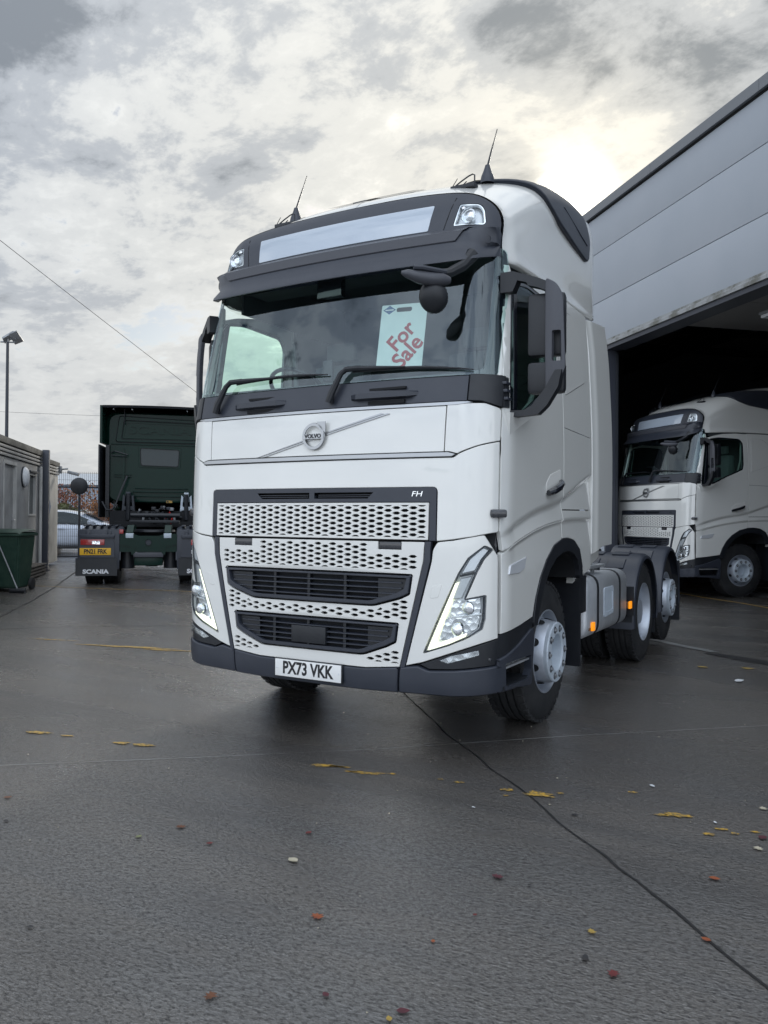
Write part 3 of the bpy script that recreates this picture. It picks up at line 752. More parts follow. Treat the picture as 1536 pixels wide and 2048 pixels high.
    for s in (-1, 1):
        S = SS(s); fl = s < 0
        ye = lambda z: YE(z)
        # bumper end with step pocket
        skin('bumper_end', rnd([(YE(.4) - .002, .396, .002), (.60, .385, .02), (.86, .352, .02), (.885, .372, .01), (.885, .70, .01), (.865, .735, .01), (.83, .735, .01), (.60, .66, .05), (YE(.57), .60, .002), (YE(.57) - .002, .568, .002)], 0), S, 'slate', T, th=.05, bev=.012, step=.05, off=.012, flip=fl,
             holes=[rnd([(.40, .572), (.83, .565), (.845, .46), (.80, .415), (.42, .425)], .02)])
        g = G()
        g.box((min(s * 1.0, s * 1.235), .38, .40), (max(s * 1.0, s * 1.235), .86, .43))
        g.box((min(s * 1.0, s * 1.06), .38, .42), (max(s * 1.0, s * 1.06), .86, .60)); g.obj('step_well', 'black', T, smooth=False)
        g = G(); g.box((min(s * 1.06, s * 1.236), .40, .532), (max(s * 1.06, s * 1.236), .84, .545))
        for i in range(8):
            for j in range(3):
                g.box((min(s * (1.09 + j * .05), s * (1.115 + j * .05)), .42 + i * .052, .545), (max(s * (1.09 + j * .05), s * (1.115 + j * .05)), .445 + i * .052, .552))
        g.obj('step_tread', 'alu', T, smooth=False)
        skin('fender_trim', rnd([(YE(.7), .600, .002), (.40, .60, .002), (.60, .66, .03), (.83, .735, .02), (.872, .742, .004), (.872, .800, .004), (.60, .775, .03), (YE(.7), .745, .004)], 0), S, 'black', T, th=.03, bev=.003, step=.05, off=-.004, flip=fl)
        # white fender between the front and the arch
        fen = [(YE(1.0) + .028, .752, .004), (.62, .775, .05), (.862, .806, .004), (.905, .92, .02), (1.00, 1.06, .04), (1.12, 1.165, .05), (1.30, 1.262, .05), (1.50, 1.306, .04), (1.497, 1.436, .004), (1.2, 1.412, .1), (.92, 1.372, .05), (.60, 1.305, .05), (YE(1.3) + .028, 1.238, .006)]
        skin('fender', rnd(fen, 0), S, 'white', T, th=.03, bev=.005, step=.045, flip=fl, ostep=.015, lines=[CREASE])
        skin('groove', [(YE(1) - .012, .60), (YE(1) + .035, .60), (YE(1) + .035, 1.24), (YE(1.3) + .03, 1.36), (YE(1.3) - .05, 1.39), (YE(1.3) - .03, 1.28), (YE(1) - .012, 1.22)], S, 'gloss', T, th=.01, bev=0, step=.05, off=-.035, flip=fl)
        # arch lip
        outer = [(.866, .742), (.872, .806), (.910, .93), (1.005, 1.07), (1.122, 1.174), (1.302, 1.270), (1.50, 1.312), (1.64, 1.312), (1.78, 1.292), (1.90, 1.225), (1.97, 1.10), (1.985, 1.00)]
        inner = [(1.90, 1.00), (1.895, 1.06), (1.84, 1.145), (1.75, 1.19), (1.63, 1.215), (1.50, 1.212), (1.33, 1.175), (1.18, 1.095), (1.07, .99), (.985, .86), (.945, .742)]
        skin('arch_lip', outer + inner, S, 'black', T, th=.06, bev=.004, step=.05, off=.010, flip=fl)
        g = G(); vs = []; fs = []
        for a, b in inner[::-1]:
            vs += [(s * 1.22, a, b), (s * .75, a, b)]
        for i in range(len(inner) - 1): fs.append((2 * i, 2 * i + 1, 2 * i + 3, 2 * i + 2))
        g.add(vs, fs).obj('wheel_housing', 'dark', T)
        # door
        zb = lambda y: Z2(y) + .006
        dl = [(YE(1.3) + .006, 1.378, .004), (YE(1.3) + .028, 1.33, .01), (YE(1.3) + .036, 1.252, .006)] + [(y, zb(y), .0) for y in (.5, .7, .92, 1.15, 1.35)] + [(1.496, zb(1.496), .004), (1.496, 3.085, .004), (1.25, 3.092, .04), (.95, 3.070, .04), (.74, 3.030, .03), (YE(3.0) + .02, 2.975, .02), (YE(2.9) - .03, 2.90, .01), (YE(2.33) + .003, 2.33, .004), (YE(2.1) + .012, 2.13, .004), (YE(1.9), 1.925, .004)]
        win = rnd([(.445, 2.105, .015), (.72, 2.130, .06), (.95, 2.235, .06), (1.38, 2.405, .02), (1.405, 2.50, .01), (1.405, 2.90, .05), (1.33, 2.990, .05), (.85, 3.005, .06), (.640, 2.970, .04), (.560, 2.90, .02), (.452, 2.25, .01)], 0)
        skin('door', rnd(dl, 0), S, 'white', T, th=.03, bev=.003, step=.05, holes=[win], flip=fl, ostep=.012, lines=[CREASE])
        wi = inset(win if area(win) > 0 else win[::-1], .022)
        sw = skin('side_window', win, S, 'sglass', T, th=.003, bev=0, step=.08, off=-.010, flip=fl)
        skin('window_seal', win, S, 'gloss', sw, th=.02, bev=.002, step=.08, off=-.004, holes=[wi], flip=fl)
        skin('quarter_pillar', rnd([(.50, 2.125), (.56, 2.125), (.66, 2.96), (.61, 2.96)], .004), S, 'gloss', sw, th=.02, bev=.002, step=.1, off=-.006, flip=fl)
        # mirror foot fairing (white wedge)
        g = G(); b0 = [(.385, 2.098), (.775, 2.136), (.43, 1.965)]
        vs = [(s * (XS(a, b) - .01), a, b) for a, b in b0] + [(s * (XS(a, b) + w), a, b) for (a, b), w in zip(b0, (.035, .05, .0))]
        g.add(vs, [(0, 1, 2), (3, 5, 4), (0, 3, 4, 1), (1, 4, 5, 2), (2, 5, 3, 0)]); g.obj('mirror_fairing', 'white', T, angle=20)
        # handle
        hp = skin('handle_recess', rnd([(1.10, 1.62), (1.10, 1.70), (1.19, 1.765), (1.42, 1.815), (1.42, 1.70), (1.38, 1.66)], .02), S, 'white_plastic', T, th=.01, bev=.008, step=.05, off=.004, flip=fl)
        hg = G(); x0 = XS(1.2, 1.66)
        pts = [(s * (x0 + .018), 1.105, 1.630), (s * (x0 + .034), 1.17, 1.645), (s * (x0 + .036), 1.28, 1.672), (s * (x0 + .028), 1.37, 1.702), (s * (x0 + .014), 1.395, 1.722)]
        hg.tube(pts, .026, 10, radii=[.02, .027, .027, .024, .016]); hg.obj('door_handle', 'gloss', T)
        skin('side_marker_lamp', rnd([(.425, 1.108), (.450, 1.165), (.62, 1.190), (.735, 1.206), (.69, 1.132), (.60, 1.108)], .008), S, 'lampback', T, th=.02, bev=.006, step=.05, off=.010, flip=fl)
        # rear side panel with swage and lockers
        rp = [(1.503, 1.312, .003), (1.64, 1.316, .03), (1.79, 1.298, .04), (1.915, 1.228, .04), (1.985, 1.10, .02), (2.0, 1.02, .01), (2.10, 1.03, .01), (2.225, 1.06, .01), (2.225, 3.090, .004), (1.503, 3.095, .004)]
        skin('rear_side_panel', rnd(rp, 0), S, 'white', T, th=.03, bev=.003, step=.06, flip=fl, ostep=.012, lines=[CREASE],
             holes=[[(1.512, 2.116), (2.215, 2.098), (2.215, 2.104), (1.512, 2.122)], [(1.512, 1.515), (2.17, 1.520), (2.17, 1.529), (1.512, 1.524)]])
        sg = [(1.58, 3.00, .02), (1.80, 3.005, .05), (1.97, 2.93, .08), (2.10, 2.62, .06), (2.09, 2.53, .04), (1.56, 2.36, .02)]
        for d_, nm in ((.006, 'swage_panel'),):
            skin(nm, rnd(sg, 0), S, 'white', T, th=.004, bev=.0055, step=.06, off=d_, flip=fl)
        # black corner ribs wrapping to the side
        skin('pillar_corner', rnd([(YE(2.2) - .004, 2.126), (.432, 2.130), (.442, 2.318), (YE(2.3) - .004, 2.325)], .004), S, 'black', T, th=.03, bev=.004, step=.05, off=.008, flip=fl)
        for i in range(3):
            z = 2.175 + i * .048; g = G(); x0 = XS(.42, z)
            g.box((min(s * (x0 - .02), s * (x0 + .018)), YE(2.2) + .0, z), (max(s * (x0 - .02), s * (x0 + .018)), .440, z + .018), bev=.004); g.obj('air_rib', 'slate', T)
        # collar (side air deflector), carried 2 cm outboard
        col = [(2.240, 1.165, .02), (2.50, 1.225, .05), (2.80, 1.235, .01), (2.80, 3.13, .01), (2.240, 3.075, .004)]
        def SC(y, z, s=s):
            t = max(0, min(1, (y - 2.24) / .12)); return (s * (WZ(z) + .006 + .018 * t * t * (3 - 2 * t) - (WZ(3.1) - 1.155) * max(0, (z - 2.8) / .35) * .4), y, z)
        skin('side_deflector', rnd(col, 0), SC, 'white', T, th=.035, bev=.008, step=.07, flip=fl, back=True)
        # inner guard below the deflector
        g = G(); g.prism([(2.05, 1.10), (2.25, 1.17), (2.76, 1.225), (2.76, 1.13), (2.3, 1.02), (2.0, .95)], min(s * 1.12, s * 1.17), max(s * 1.12, s * 1.17), 'x'); g.obj('lower_side_guard', 'white', T, smooth=False)
        # pillar strip between screen and door
        # black seam camera
        g = G(); g.box((-.05, -.03, -.027), (.055, .035, .027), bev=.018); g.xf(Matrix.Translation((s * 1.216, .315, 1.482)) @ Matrix.Rotation(s * math.radians(40), 4, 'Z')); g.obj('corner_sensor', 'gloss', T)
    skin('bumper', rnd([(-.65, .532, .003), (-.42, .508, .03), (.42, .508, .03), (.65, .532, .003), (.640, .374, .003), (.40, .368, .05), (-.40, .368, .05), (-.640, .374, .003)], 0), SF, 'slate', T, th=.05, bev=.01, step=.06, off=.012)
    # -------- scuttle band, screen
    skin('scuttle_panel', rnd([(-1.055, 2.160), (1.055, 2.160), (1.055, 2.318), (-1.055, 2.318)], .004), SF, 'slate', T, th=.02, bev=.003, step=.06, off=.004)
    for s in (-1, 1):
        skin('scuttle_corner', rnd([(s * 1.060, 2.160), (s * 1.13, 2.158), (s * XE, 2.128), (s * XE, 2.325), (s * 1.060, 2.326)], .006), SF, 'black', T, th=.02, bev=.004, step=.035, off=.010)
    for x0, x1 in ((-.71, -.25), (.27, .74)):
        g = G(); n = 8; vs = []; fs = []
        for i in range(n + 1):
            x = x0 + (x1 - x0) * i / n; e = min(1, min(i, n - i) / 1.0); y = YF(x, 2.22)
            zl, zh = (2.196, 2.240) if e > 0 else (2.205, 2.235); d = .045 * e + .004
            vs += [(x, y - .002, zl - .004), (x, y - d, zl + .008), (x, y - d, zh - .004), (x, y - .002, zh + .004)]
        for i in range(n):
            for q_ in range(3): fs.append((i * 4 + q_, i * 4 + q_ + 1, i * 4 + 5 + q_, i * 4 + 4 + q_))
        fs += [(3, 2, 1, 0), (n * 4, n * 4 + 1, n * 4 + 2, n * 4 + 3)]
        g.add(vs, fs).obj('grab_step', 'slate', T, angle=30)
        g = G(); g.box((x0 + .13, YF(x0 + .2, 2.27) - .012, 2.258), (x1 - .08, YF(x0 + .2, 2.27) + .01, 2.272)); g.obj('scuttle_slot', 'dark', T, smooth=False)
        g = G(); g.box((x0 + .13, YF(x0 + .2, 2.17) - .010, 2.166), (x1 - .08, YF(x0 + .2, 2.17) + .01, 2.188)); g.obj('scuttle_slot', 'dark', T, smooth=False)
    XG = 1.195
    scr = rnd([(-XG, 2.325, .02), (XG, 2.325, .02), (XG - .0, 2.95), (XG - .03, 3.16, .03), (-XG + .03, 3.16, .03), (-XG, 2.95)], 0)
    ws = skin('windscreen', scr, SF, 'glass', T, th=.004, bev=0, step=.06, off=-.002)
    si = rnd([(-1.135, 2.352), (1.135, 2.352), (1.125, 3.10), (-1.125, 3.10)], .05)
    skin('screen_border', scr, SF, 'gloss', ws, th=.002, bev=0, step=.06, off=-.008, holes=[si])
    for s in (-1, 1):
        skin('pillar_strip', rnd([(YE(2.33) - .022, 2.330), (.438, 2.330), (.548, 2.90), (.60, 2.955), (YE(3.1) + .02, 3.06), (YE(3.1) - .025, 3.06)], .004), SS(s), 'white', T, th=.02, bev=.003, step=.04, off=-.001, flip=s < 0)
    # wipers
    for px, ex, tx, zp, ze, zt_ in ((-.877, -.777, .075, 2.188, 2.400, 2.392), (.124, .211, 1.083, 2.196, 2.405, 2.354)):
        o1 = .035; o2 = .045
        g = G(); P = [on(px, zp, .03), on(px + .02, zp + .06, .045), on(ex - .015, ze - .03, .05), on(ex + .02, ze + .002, .045), on(ex + .12, ze + .004, .036)]
        g.tube(P, .02, 8, radii=[.027, .024, .019, .019, .018])
        n = 8; P = [on(ex + .10 + (.34) * i / n, ze + .003 + (zt_ - ze) * .3 * i / n, .036) for i in range(n + 1)]
        g.tube(P, .012, 8, radii=[.018 - .012 * i / n for i in range(n + 1)])
        wp = g.obj('wiper_arm', 'black', T)
        g = G(); n = 16; P = [on(ex + .06 + (tx - ex - .06) * i / n, ze - .016 + (zt_ - ze + .014) * i / n + .018 * math.sin(math.pi * i / n), .018) for i in range(n + 1)]
        g.tube(P, .009, 6, radii=[.004 + .0075 * math.sin(math.pi * min(1, max(0.04, i / n))) for i in range(n + 1)])
        g.obj('wiper_blade', 'black', wp)
    # -------- roof front: display, lamps, surround
    sur_t = []
    for i in range(33):
        t = math.pi * i / 32; ct, st = math.cos(t), math.sin(t); n = 4.0
        sur_t.append((math.copysign(abs(ct) ** (2 / n), ct) * 1.133, 3.2 + .398 * abs(st) ** (2 / n)))
    band = [(1.150, 3.10)] + sur_t + [(-1.150, 3.10)]
    lampp = {}
    for s in (-1, 1):
        lampp[s] = rnd([(s * .886, 3.462, .012), (s * 1.012, 3.452, .02), (s * 1.040, 3.415, .02), (s * 1.056, 3.325, .012), (s * 1.045, 3.310, .01), (s * .858, 3.318, .008)], 0)
    disp = rnd([(-.688, 3.300), (.688, 3.300), (.712, 3.480), (-.712, 3.480)], .012)
    sur = skin('roof_front_panel', band, SF, 'slate', T, th=.03, bev=.004, step=.06, holes=[inset(p if area(p) > 0 else p[::-1], -.003) for p in (lampp[1], lampp[-1])], off=.0)
    skin('destination_display', disp, SF, 'display', T, th=.01, bev=.002, step=.08, off=.004)
    for s in (-1, 1):
        skin('panel_seam', [(s * .792, 3.295), (s * .797, 3.295), (s * .852, 3.52), (s * .846, 3.52)], SF, 'dark', sur, th=.01, bev=0, step=.1, off=.0012)
        rl = skin('roof_lamp', lampp[s], SF, 'lens', T, th=.004, bev=.002, step=.04, off=-.001)
        skin('lamp_rim', lampp[s], SF, 'chrome', rl, th=.02, bev=0, step=.05, off=-.003, holes=[inset(lampp[s] if area(lampp[s]) > 0 else lampp[s][::-1], .006)])
        skin('lamp_back', lampp[s], SF, 'lampback', rl, th=.01, bev=0, step=.05, off=-.04)
        g = G(); yy = YF(.955, 3.375); g.lathe([(-.012, .048), (-.006, .044), (.02, .040)], 24, 'y', (s * .952, yy, 3.372)); g.obj('lamp_tube', 'chrome', rl)
        g = G(); g.lathe([(.014, .041), (.006, .030), (.0, .012), (-.001, .0001)], 24, 'y', (s * .952, yy, 3.372)); g.obj('lamp_bulb', 'facet', rl)
        g = G(); g.lathe([(.0, .014), (-.008, .008), (-.010, .0001)], 12, 'y', (s * .912, yy + .01, 3.430)); g.obj('lamp_led', 'chrome', rl)
    # visor
    def vis(x, k):
        b = bfun(min(abs(x), 1.19)) ; e = max(0, abs(x) - .88) / .255
        sec = [(.395, 3.290), (.335, 3.270), (.287, 3.240), (.285, 3.180), (.245, 3.110), (.175, 3.040), (.168, 3.022), (.185, 3.022), (.27, 3.085), (.36, 3.12)]
        y, z = sec[k]
        return (x, y + b * 1.0 + (.17 if k > 3 else (.08 if k > 1 else 0)) * e * e, z + (.065 if k > 3 else 0.0) * e * e)
    g = G(); nx = 40; xs = [-1.135 + 2.27 * (0.5 - 0.5 * math.cos(math.pi * i / nx)) for i in range(nx + 1)]; vs = []; fs = []; K = 10
    for x in xs: vs += [vis(x, k) for k in range(K)]
    for i in range(nx):
        for k in range(K - 1): fs.append((i * K + k, i * K + k + 1, (i + 1) * K + k + 1, (i + 1) * K + k))
    fs += [tuple(range(K)), tuple(range(nx * K, nx * K + K))[::-1]]
    vz = g.add(vs, fs).obj('sun_visor', 'slate', T, angle=38)
    g = G(); vs = []; fs = []; nn = 24
    for i in range(nn + 1):
        for k, t in ((0, .05), (1, .0), (2, .0), (2, .92)):
            pass
    prof = [(.392, 3.294), (.333, 3.276), (.282, 3.245), (.2795, 3.186), (.284, 3.180)]
    for i in range(nn + 1):
        u = -1 + 2 * i / nn
        for j, (y, z) in enumerate(prof):
            hw = (.985, .98, .965, .915, .905)[j]; x = u * hw
            vs.append((x, y + bfun(x) - .002, z))
    for i in range(nn):
        for j in range(4): fs.append((i * 5 + j, i * 5 + j + 1, i * 5 + 6 + j, i * 5 + 5 + j))
    g.add(vs, fs).obj('visor_insert', 'slate_l', vz, angle=30)
    for s in (-1, 1):
        g = G(); p = Vector(vis(s * 1.09, 3)); g.lathe([(-.004, .026), (.004, .026), (.004, .022), (-.002, .021), (-.002, .0001)], 20, 'y'); g.v = [(a, -b, c_) for a, b, c_ in g.v]
        g.xf(Matrix.Translation((p.x, p.y + .006, p.z + .018)) @ Matrix.Rotation(s * math.radians(38), 4, 'Z')); g.obj('visor_cap', 'slate', vz)
    # -------- high roof shell
    rows = []; tt = [math.pi * i / 48 for i in range(49)]
    ys = [.0, .03, .07, .12, .2, .32, .5, .75, 1.05, 1.35, 1.65, 1.95, 2.20]
    V = []; Fs = []
    def base_z(y): return 3.075 + .035 * min(1, max(0, (y - .6) / .6)) + (.04 * max(0, (y - 2.2) / .6))
    for j, dy in enumerate(ys):
        row = []
        for i, t in enumerate(tt):
            ct, st = math.cos(t), math.sin(t); n = 4.0
            x0 = math.copysign(abs(ct) ** (2 / n), ct) * 1.140; z0 = 3.2 + .404 * abs(st) ** (2 / n); y0 = YF(x0, z0) + .004
            yy = y0 + (2.80 - y0) * (dy / 2.2); x1, z1 = roof_pt(yy, t)
            w = min(1, dy / .14); w = w * w * (3 - 2 * w)
            x = x0 * (1 - w) + x1 * w; z = z0 * (1 - w) + z1 * w
            row.append((x, yy, z))
        a = row[0]; b = row[-1]
        def down(p, s):
            y = p[1]; zb_ = base_z(y); out = []
            for k in range(3, 0, -1):
                z = zb_ + (p[2] - zb_) * (3 - k) / 3
                # dish pressed into the flank
                xx = abs(p[0]) + (WZ(z) - WZ(3.2)) * .9
                out.append((s * xx, y, z))
            return out
        L = [(a[0] - .045, a[1], base_z(a[1]) + .002)] + down(a, 1) + row + down(b, -1)[::-1] + [(b[0] + .045, b[1], base_z(b[1]) + .002)]
        V += L; m_ = len(L)
    for j in range(len(ys) - 1):
        for i in range(m_ - 1): Fs.append((j * m_ + i, j * m_ + i + 1, (j + 1) * m_ + i + 1, (j + 1) * m_ + i))
    Fs.append(tuple(range((len(ys) - 1) * m_, len(ys) * m_)))
    # sculpt: shallow dish on the flank behind a curved crease
    out = []
    for (x, y, z) in V:
        if z > 3.10 and z < 3.95:
            cz = 3.26 + .40 * (1 - math.exp(-max(0, y - .55) / .35)); d = cz - z
            f = max(0, min(1, d / .05)) * max(0, min(1, (y - .56) / .18)) * max(0, min(1, (z - 3.09) / .12)) * max(0, min(1, (2.3 - y) / .4))
            if abs(x) > .9: x -= math.copysign(.022 * f, x)
        out.append((x, y, z))
    shell = mesh_obj('high_roof', out, Fs, 'white', T, True, 40)
    mod = shell.modifiers.new('smooth', 'SUBSURF'); mod.levels = 1; mod.render_levels = 2
    for s in (-1, 1):
        # black flank air intake
        poly = rnd([(1.02, 3.835, .02), (1.16, 3.80, .05), (1.32, 3.70, .06), (1.55, 3.635, .08), (2.0, 3.585, .05), (2.30, 3.560, .03), (2.38, 3.585, .03), (2.42, 3.76, .05), (2.32, 3.93, .04), (2.0, 3.955, .1), (1.5, 3.925, .1), (1.15, 3.872, .05)], 0)
        skin('roof_air_intake', poly, lambda y, z, s=s: (s * roof_x(y, min(z, ZT(y) - .012)), y, z), 'slate', T, th=.03, bev=.012, step=.06, off=.022, flip=s < 0)
        g = G(); g.tube([(s * (roof_x(y, z) + .022), y, z) for y, z in ((1.25, 3.86), (1.7, 3.80), (2.1, 3.72), (2.3, 3.69))], .006, 6); g.obj('intake_rib', 'slate', T)
        # rear roof fairing side with notch line
        # antennas
        g = G(); g.lathe([(-.03, .050), (.0, .048), (.02, .044), (.06, .028), (.085, .020), (.10, .016), (.11, .0001)], 20, 'z', (s * .83, 1.043, 3.845)); an = g.obj('antenna', 'slate', T)
        g = G(); g.tube([(s * .83, 1.045, 3.94), (s * .832, 1.10, 4.06), (s * .834, 1.14, 4.14)], .006, 6, radii=[.008, .006, .005]); g.obj('antenna_coil', 'black', an)
        g = G(); g.tube([(s * .834, 1.14, 4.14), (s * .838, 1.20, 4.265)], .0035, 6); g.obj('antenna_rod', 'black', an)
        g = G(); c_ = Vector((s * .755, .80, 3.745))
        g.box((c_.x - .09, c_.y - .02, c_.z - .04), (c_.x + .09, c_.y + .05, c_.z - .012), bev=.006)
        g.tube([c_ + Vector(v) for v in ((-.06, 0, -.01), (-.02, .01, .02), (.03, .02, .05), (.06, .02, .058), (.075, .02, .05), (.075, .02, -.02))], .005, 6)
        g.tube([c_ + Vector(v) for v in ((-.09, 0, -.02), (-.05, -.01, .02), (-.045, 0, .04))], .003, 5); g.tube([c_ + Vector(v) for v in ((.0, 0, -.01), (.02, .01, .012))], .004, 5)
        g.obj('aerial_bracket', 'black', T)
    g = G(); g.tube([(-.02, .62, 3.690), (-.02, .78, 3.765), (-.02, 1.1, 3.885), (-.02, 1.5, 4.02)], .004, 5); g.obj('roof_seam', 'slate', T)
    g = G(); vs = []; 
    for y in (.80, .95, 1.10, 1.25):
        for x in (-.36, -.12, .12, .36):
            n_ = NT(y); z_ = 3.2 + (ZT(y) - 3.2) * (1 - (abs(x) / W0(y)) ** n_) ** (1 / n_); vs.append((x, y, z_ + .012))
    fs = [(j * 4 + i, j * 4 + i + 1, j * 4 + i + 5, j * 4 + i + 4) for j in range(3) for i in range(3)]
    g.add(vs, fs).obj('roof_hatch', 'gloss', T)
    # -------- mirrors
    for s in (-1, 1):
        def P(x, y, z): return (s * x, y, z)
        g = G()
        # top arm
        pz = [(1.16, 2.985), (1.24, 2.985), (1.40, 2.925), (1.46, 2.895), (1.46, 2.835), (1.40, 2.865), (1.34, 2.885), (1.33, 2.905), (1.27, 2.925), (1.26, 2.90), (1.24, 2.86), (1.16, 2.86)]
        g.prism([(s * a, b) for a, b in pz], .475, .545, 'y')
        # lower arm
        ma_ = g.obj('mirror_arm', 'black', T); g = G()
        pz = [(1.20, 2.118), (1.33, 2.115), (1.38, 2.14), (1.46, 2.235), (1.525, 2.345), (1.565, 2.345), (1.545, 2.245), (1.475, 2.135), (1.42, 2.085), (1.22, 2.075)]
        g.prism([(s * a, b) for a, b in pz], .44, .50, 'y')
        g.obj('lower_arm', 'black', ma_)
        # slate blade with the slot
        n_ = 10; blade = rnd([(.005, 2.20, .01), (.02, 2.15, .01), (.105, 2.30, .03), (.135, 2.36, .03), (.118, 2.80, .04), (.075, 2.875, .03), (.010, 2.915, .02), (0, 2.90, .01)], 0)
        slot = rnd([(.050, 2.40), (.108, 2.40), (.104, 2.585), (.050, 2.585)], .012)
        # blade faces forward and outward
        org = Vector((s * 1.450, .455, 0)); dirv = Vector((s * .98, .18, 0)).normalized()
        def SB(a, b, org=org, dirv=dirv, s=s):
            p = org + dirv * a; bulge = .022 * math.sin(math.pi * min(1, max(0, a / .15))) + .02 * ((b - 2.5) / .4) ** 2 * -1
            nrm = Vector((s * dirv.y, -abs(dirv.x), 0)) if s > 0 else Vector((-dirv.y, -abs(dirv.x), 0)); nrm = Vector((dirv.y * 1.0, -dirv.x, 0)) * (1 if s > 0 else -1)
            p = p + nrm.normalized() * bulge; return (p.x, p.y, b)
        skin('mirror_blade', blade, SB, 'slate_l', ma_, th=.035, bev=.008, step=.05, holes=[slot], flip=s < 0, back=True)
        for z0, z1, nm in ((2.455, 2.845, 'main_mirror'), (2.225, 2.420, 'wide_mirror')):
            g = G(); g.box((-.115, -.0, z0), (.115, .095, z1), bev=.028)
            g.xf(Matrix.Translation((s * 1.435, .535, 0)) @ Matrix.Rotation(s * math.radians(8), 4, 'Z')); hd = g.obj(nm, 'black', ma_, angle=50)
            g2 = G(); g2.box((-.098, .096, z0 + .02), (.098, .099, z1 - .02)); g2.xf(Matrix.Translation((s * 1.455, .565, 0)) @ Matrix.Rotation(s * math.radians(12), 4, 'Z'))
        if s < 0:   # the offside mirror is folded back along the door
            h_ = Matrix.Translation((-1.235, .50, 0)); ma_.matrix_basis = h_ @ Matrix.Rotation(math.radians(-36), 4, 'Z') @ h_.inverted()
    # front mirror hung under the visor on the kerb side
    g = G()
    g.tube([(1.02, .36, 3.09), (.985, .28, 3.00), (.955, .16, 2.93), (.93, .08, 2.90)], .04, 10, radii=[.045, .034, .030, .035])
    fa = g.obj('front_mirror_arm', 'black', T)
    g = G(); g.tube([(.772, -.105, 2.890), (.80, -.085, 2.884), (.85, -.02, 2.872), (.90, .03, 2.868), (.95, .08, 2.870), (.975, .12, 2.872)], .04, 14, radii=[.010, .026, .038, .042, .040, .024]); g.obj('mirror_cowl', 'slate_l', fa)
    g = G(); g.tube([(.83, -.06, 2.925), (.87, -.03, 2.925), (.92, .02, 2.918), (.97, .09, 2.915)], .016, 8); g.obj('cowl_brace', 'slate', fa)
    g = G(); bm = bmesh.new(); bmesh.ops.create_uvsphere(bm, u_segments=24, v_segments=16, radius=1)
    for v in bm.verts:
        c_ = v.co; c_.x *= .088; c_.z *= .098; c_.y = c_.y * (.06 if c_.y < 0 else .012)
    vs = [v.co.copy() for v in bm.verts]; fs = [[v.index for v in f.verts] for f in bm.faces]; bm.free()
    g.add(vs, fs); g.xf(Matrix.Translation((.890, .085, 2.775)) @ Euler((math.radians(18), math.radians(-14), math.radians(28))).to_matrix().to_4x4()); g.obj('front_mirror', 'black', fa, angle=60)
    # the arm of the offside is plain
    # -------- inside the cab
    I = thing_part = G()
    g = G(); g.box((-1.14, .26, 1.55), (1.14, 2.2, 1.60)); g.obj('cab_floor', 'interior', T, smooth=False)
    g = G(); g.box((-1.14, 2.16, 1.0), (1.14, 2.22, 3.05)); g.box((-1.07, 2.162, 3.05), (1.07, 2.218, 3.75)); g.obj('rear_bulkhead', 'interior', T, smooth=False)
    g = G(); g.box((-1.08, .62, 3.38), (1.08, 2.16, 3.42)); g.obj('headlining', 'interior', T, smooth=False)
    g = G(); g.box((-1.02, .62, 3.17), (1.02, .92, 3.37), bev=.03); g.obj('overhead_locker', 'interior', T)
    for s in (-1, 1):
        for lo, hi in (((1.15, .45, 1.55), (1.17, 1.50, 2.08)), ((1.11, 1.44, 2.08), (1.13, 2.2, 3.30)), ((1.08, .70, 3.04), (1.10, 2.2, 3.38))):
            g = G(); g.box((min(s * lo[0], s * hi[0]), lo[1], lo[2]), (max(s * lo[0], s * hi[0]), hi[1], hi[2])); g.obj('door_lining', 'interior', T, smooth=False)
        # seat
        g = G(); g.box((s * .62 - .25, .95, 1.98), (s * .62 + .25, 1.45, 2.12), bev=.05); g.box((s * .62 - .25, 1.36, 2.10), (s * .62 + .25, 1.52, 2.72), bev=.06)
        g.box((s * .62 - .14, 1.38, 2.74), (s * .62 + .14, 1.48, 2.90), bev=.04); g.obj('seat', 'interior', T)
        g = G(); g.tube([(s * 1.12, 1.43, 2.95), (s * 1.10, 1.44, 2.6), (s * 1.02, 1.42, 2.3), (s * .9, 1.3, 2.1)], .02, 6); g.obj('seat_belt', 'interior_l', T)
    # dashboard follows the screen
    g = G(); vs = []; fs = []; n = 20
    for i in range(n + 1):
        x = -1.14 + 2.28 * i / n; y = YF(x, 2.34)
        vs += [(x, y + .02, 1.6), (x, y + .02, 2.335), (x, max(y + .05, .55), 2.375), (x, max(y + .06, .66), 2.30), (x, max(y + .07, .68), 1.9)]
    for i in range(n):
        for j in range(4): fs.append((i * 5 + j, i * 5 + j + 1, i * 5 + 6 + j, i * 5 + 5 + j))
    g.add(vs, fs).obj('dashboard', 'interior', T, angle=40)
    g = G(); g.lathe([], 3) if False else None
    tor = bmesh.new()
    seg = 36; vs = []; fs = []
    for i in range(seg):
        a = 2 * math.pi * i / seg
        for j in range(8):
            b = 2 * math.pi * j / 8; vs.append(((.225 + .016 * math.cos(b)) * math.cos(a), (.225 + .016 * math.cos(b)) * math.sin(a), .016 * math.sin(b)))
    for i in range(seg):
        for j in range(8): fs.append((i * 8 + j, ((i + 1) % seg) * 8 + j, ((i + 1) % seg) * 8 + (j + 1) % 8, i * 8 + (j + 1) % 8))
    tor.free(); g = G(); g.add(vs, fs); g.tube([(-.22, 0, 0), (.22, 0, 0)], .02, 6); g.tube([(0, 0, 0), (0, 0, -.25)], .04, 8)
    g.xf(Matrix.Translation((-.60, .78, 2.42)) @ Matrix.Rotation(math.radians(-36), 4, 'X')); g.obj('steering_wheel', 'black', T)
    g = G(); g.box((-.06, YF(0, 2.4) + .12, 2.37), (.02, YF(0, 2.4) + .15, 2.52), bev=.015); g.obj('dash_screen', 'black', T)
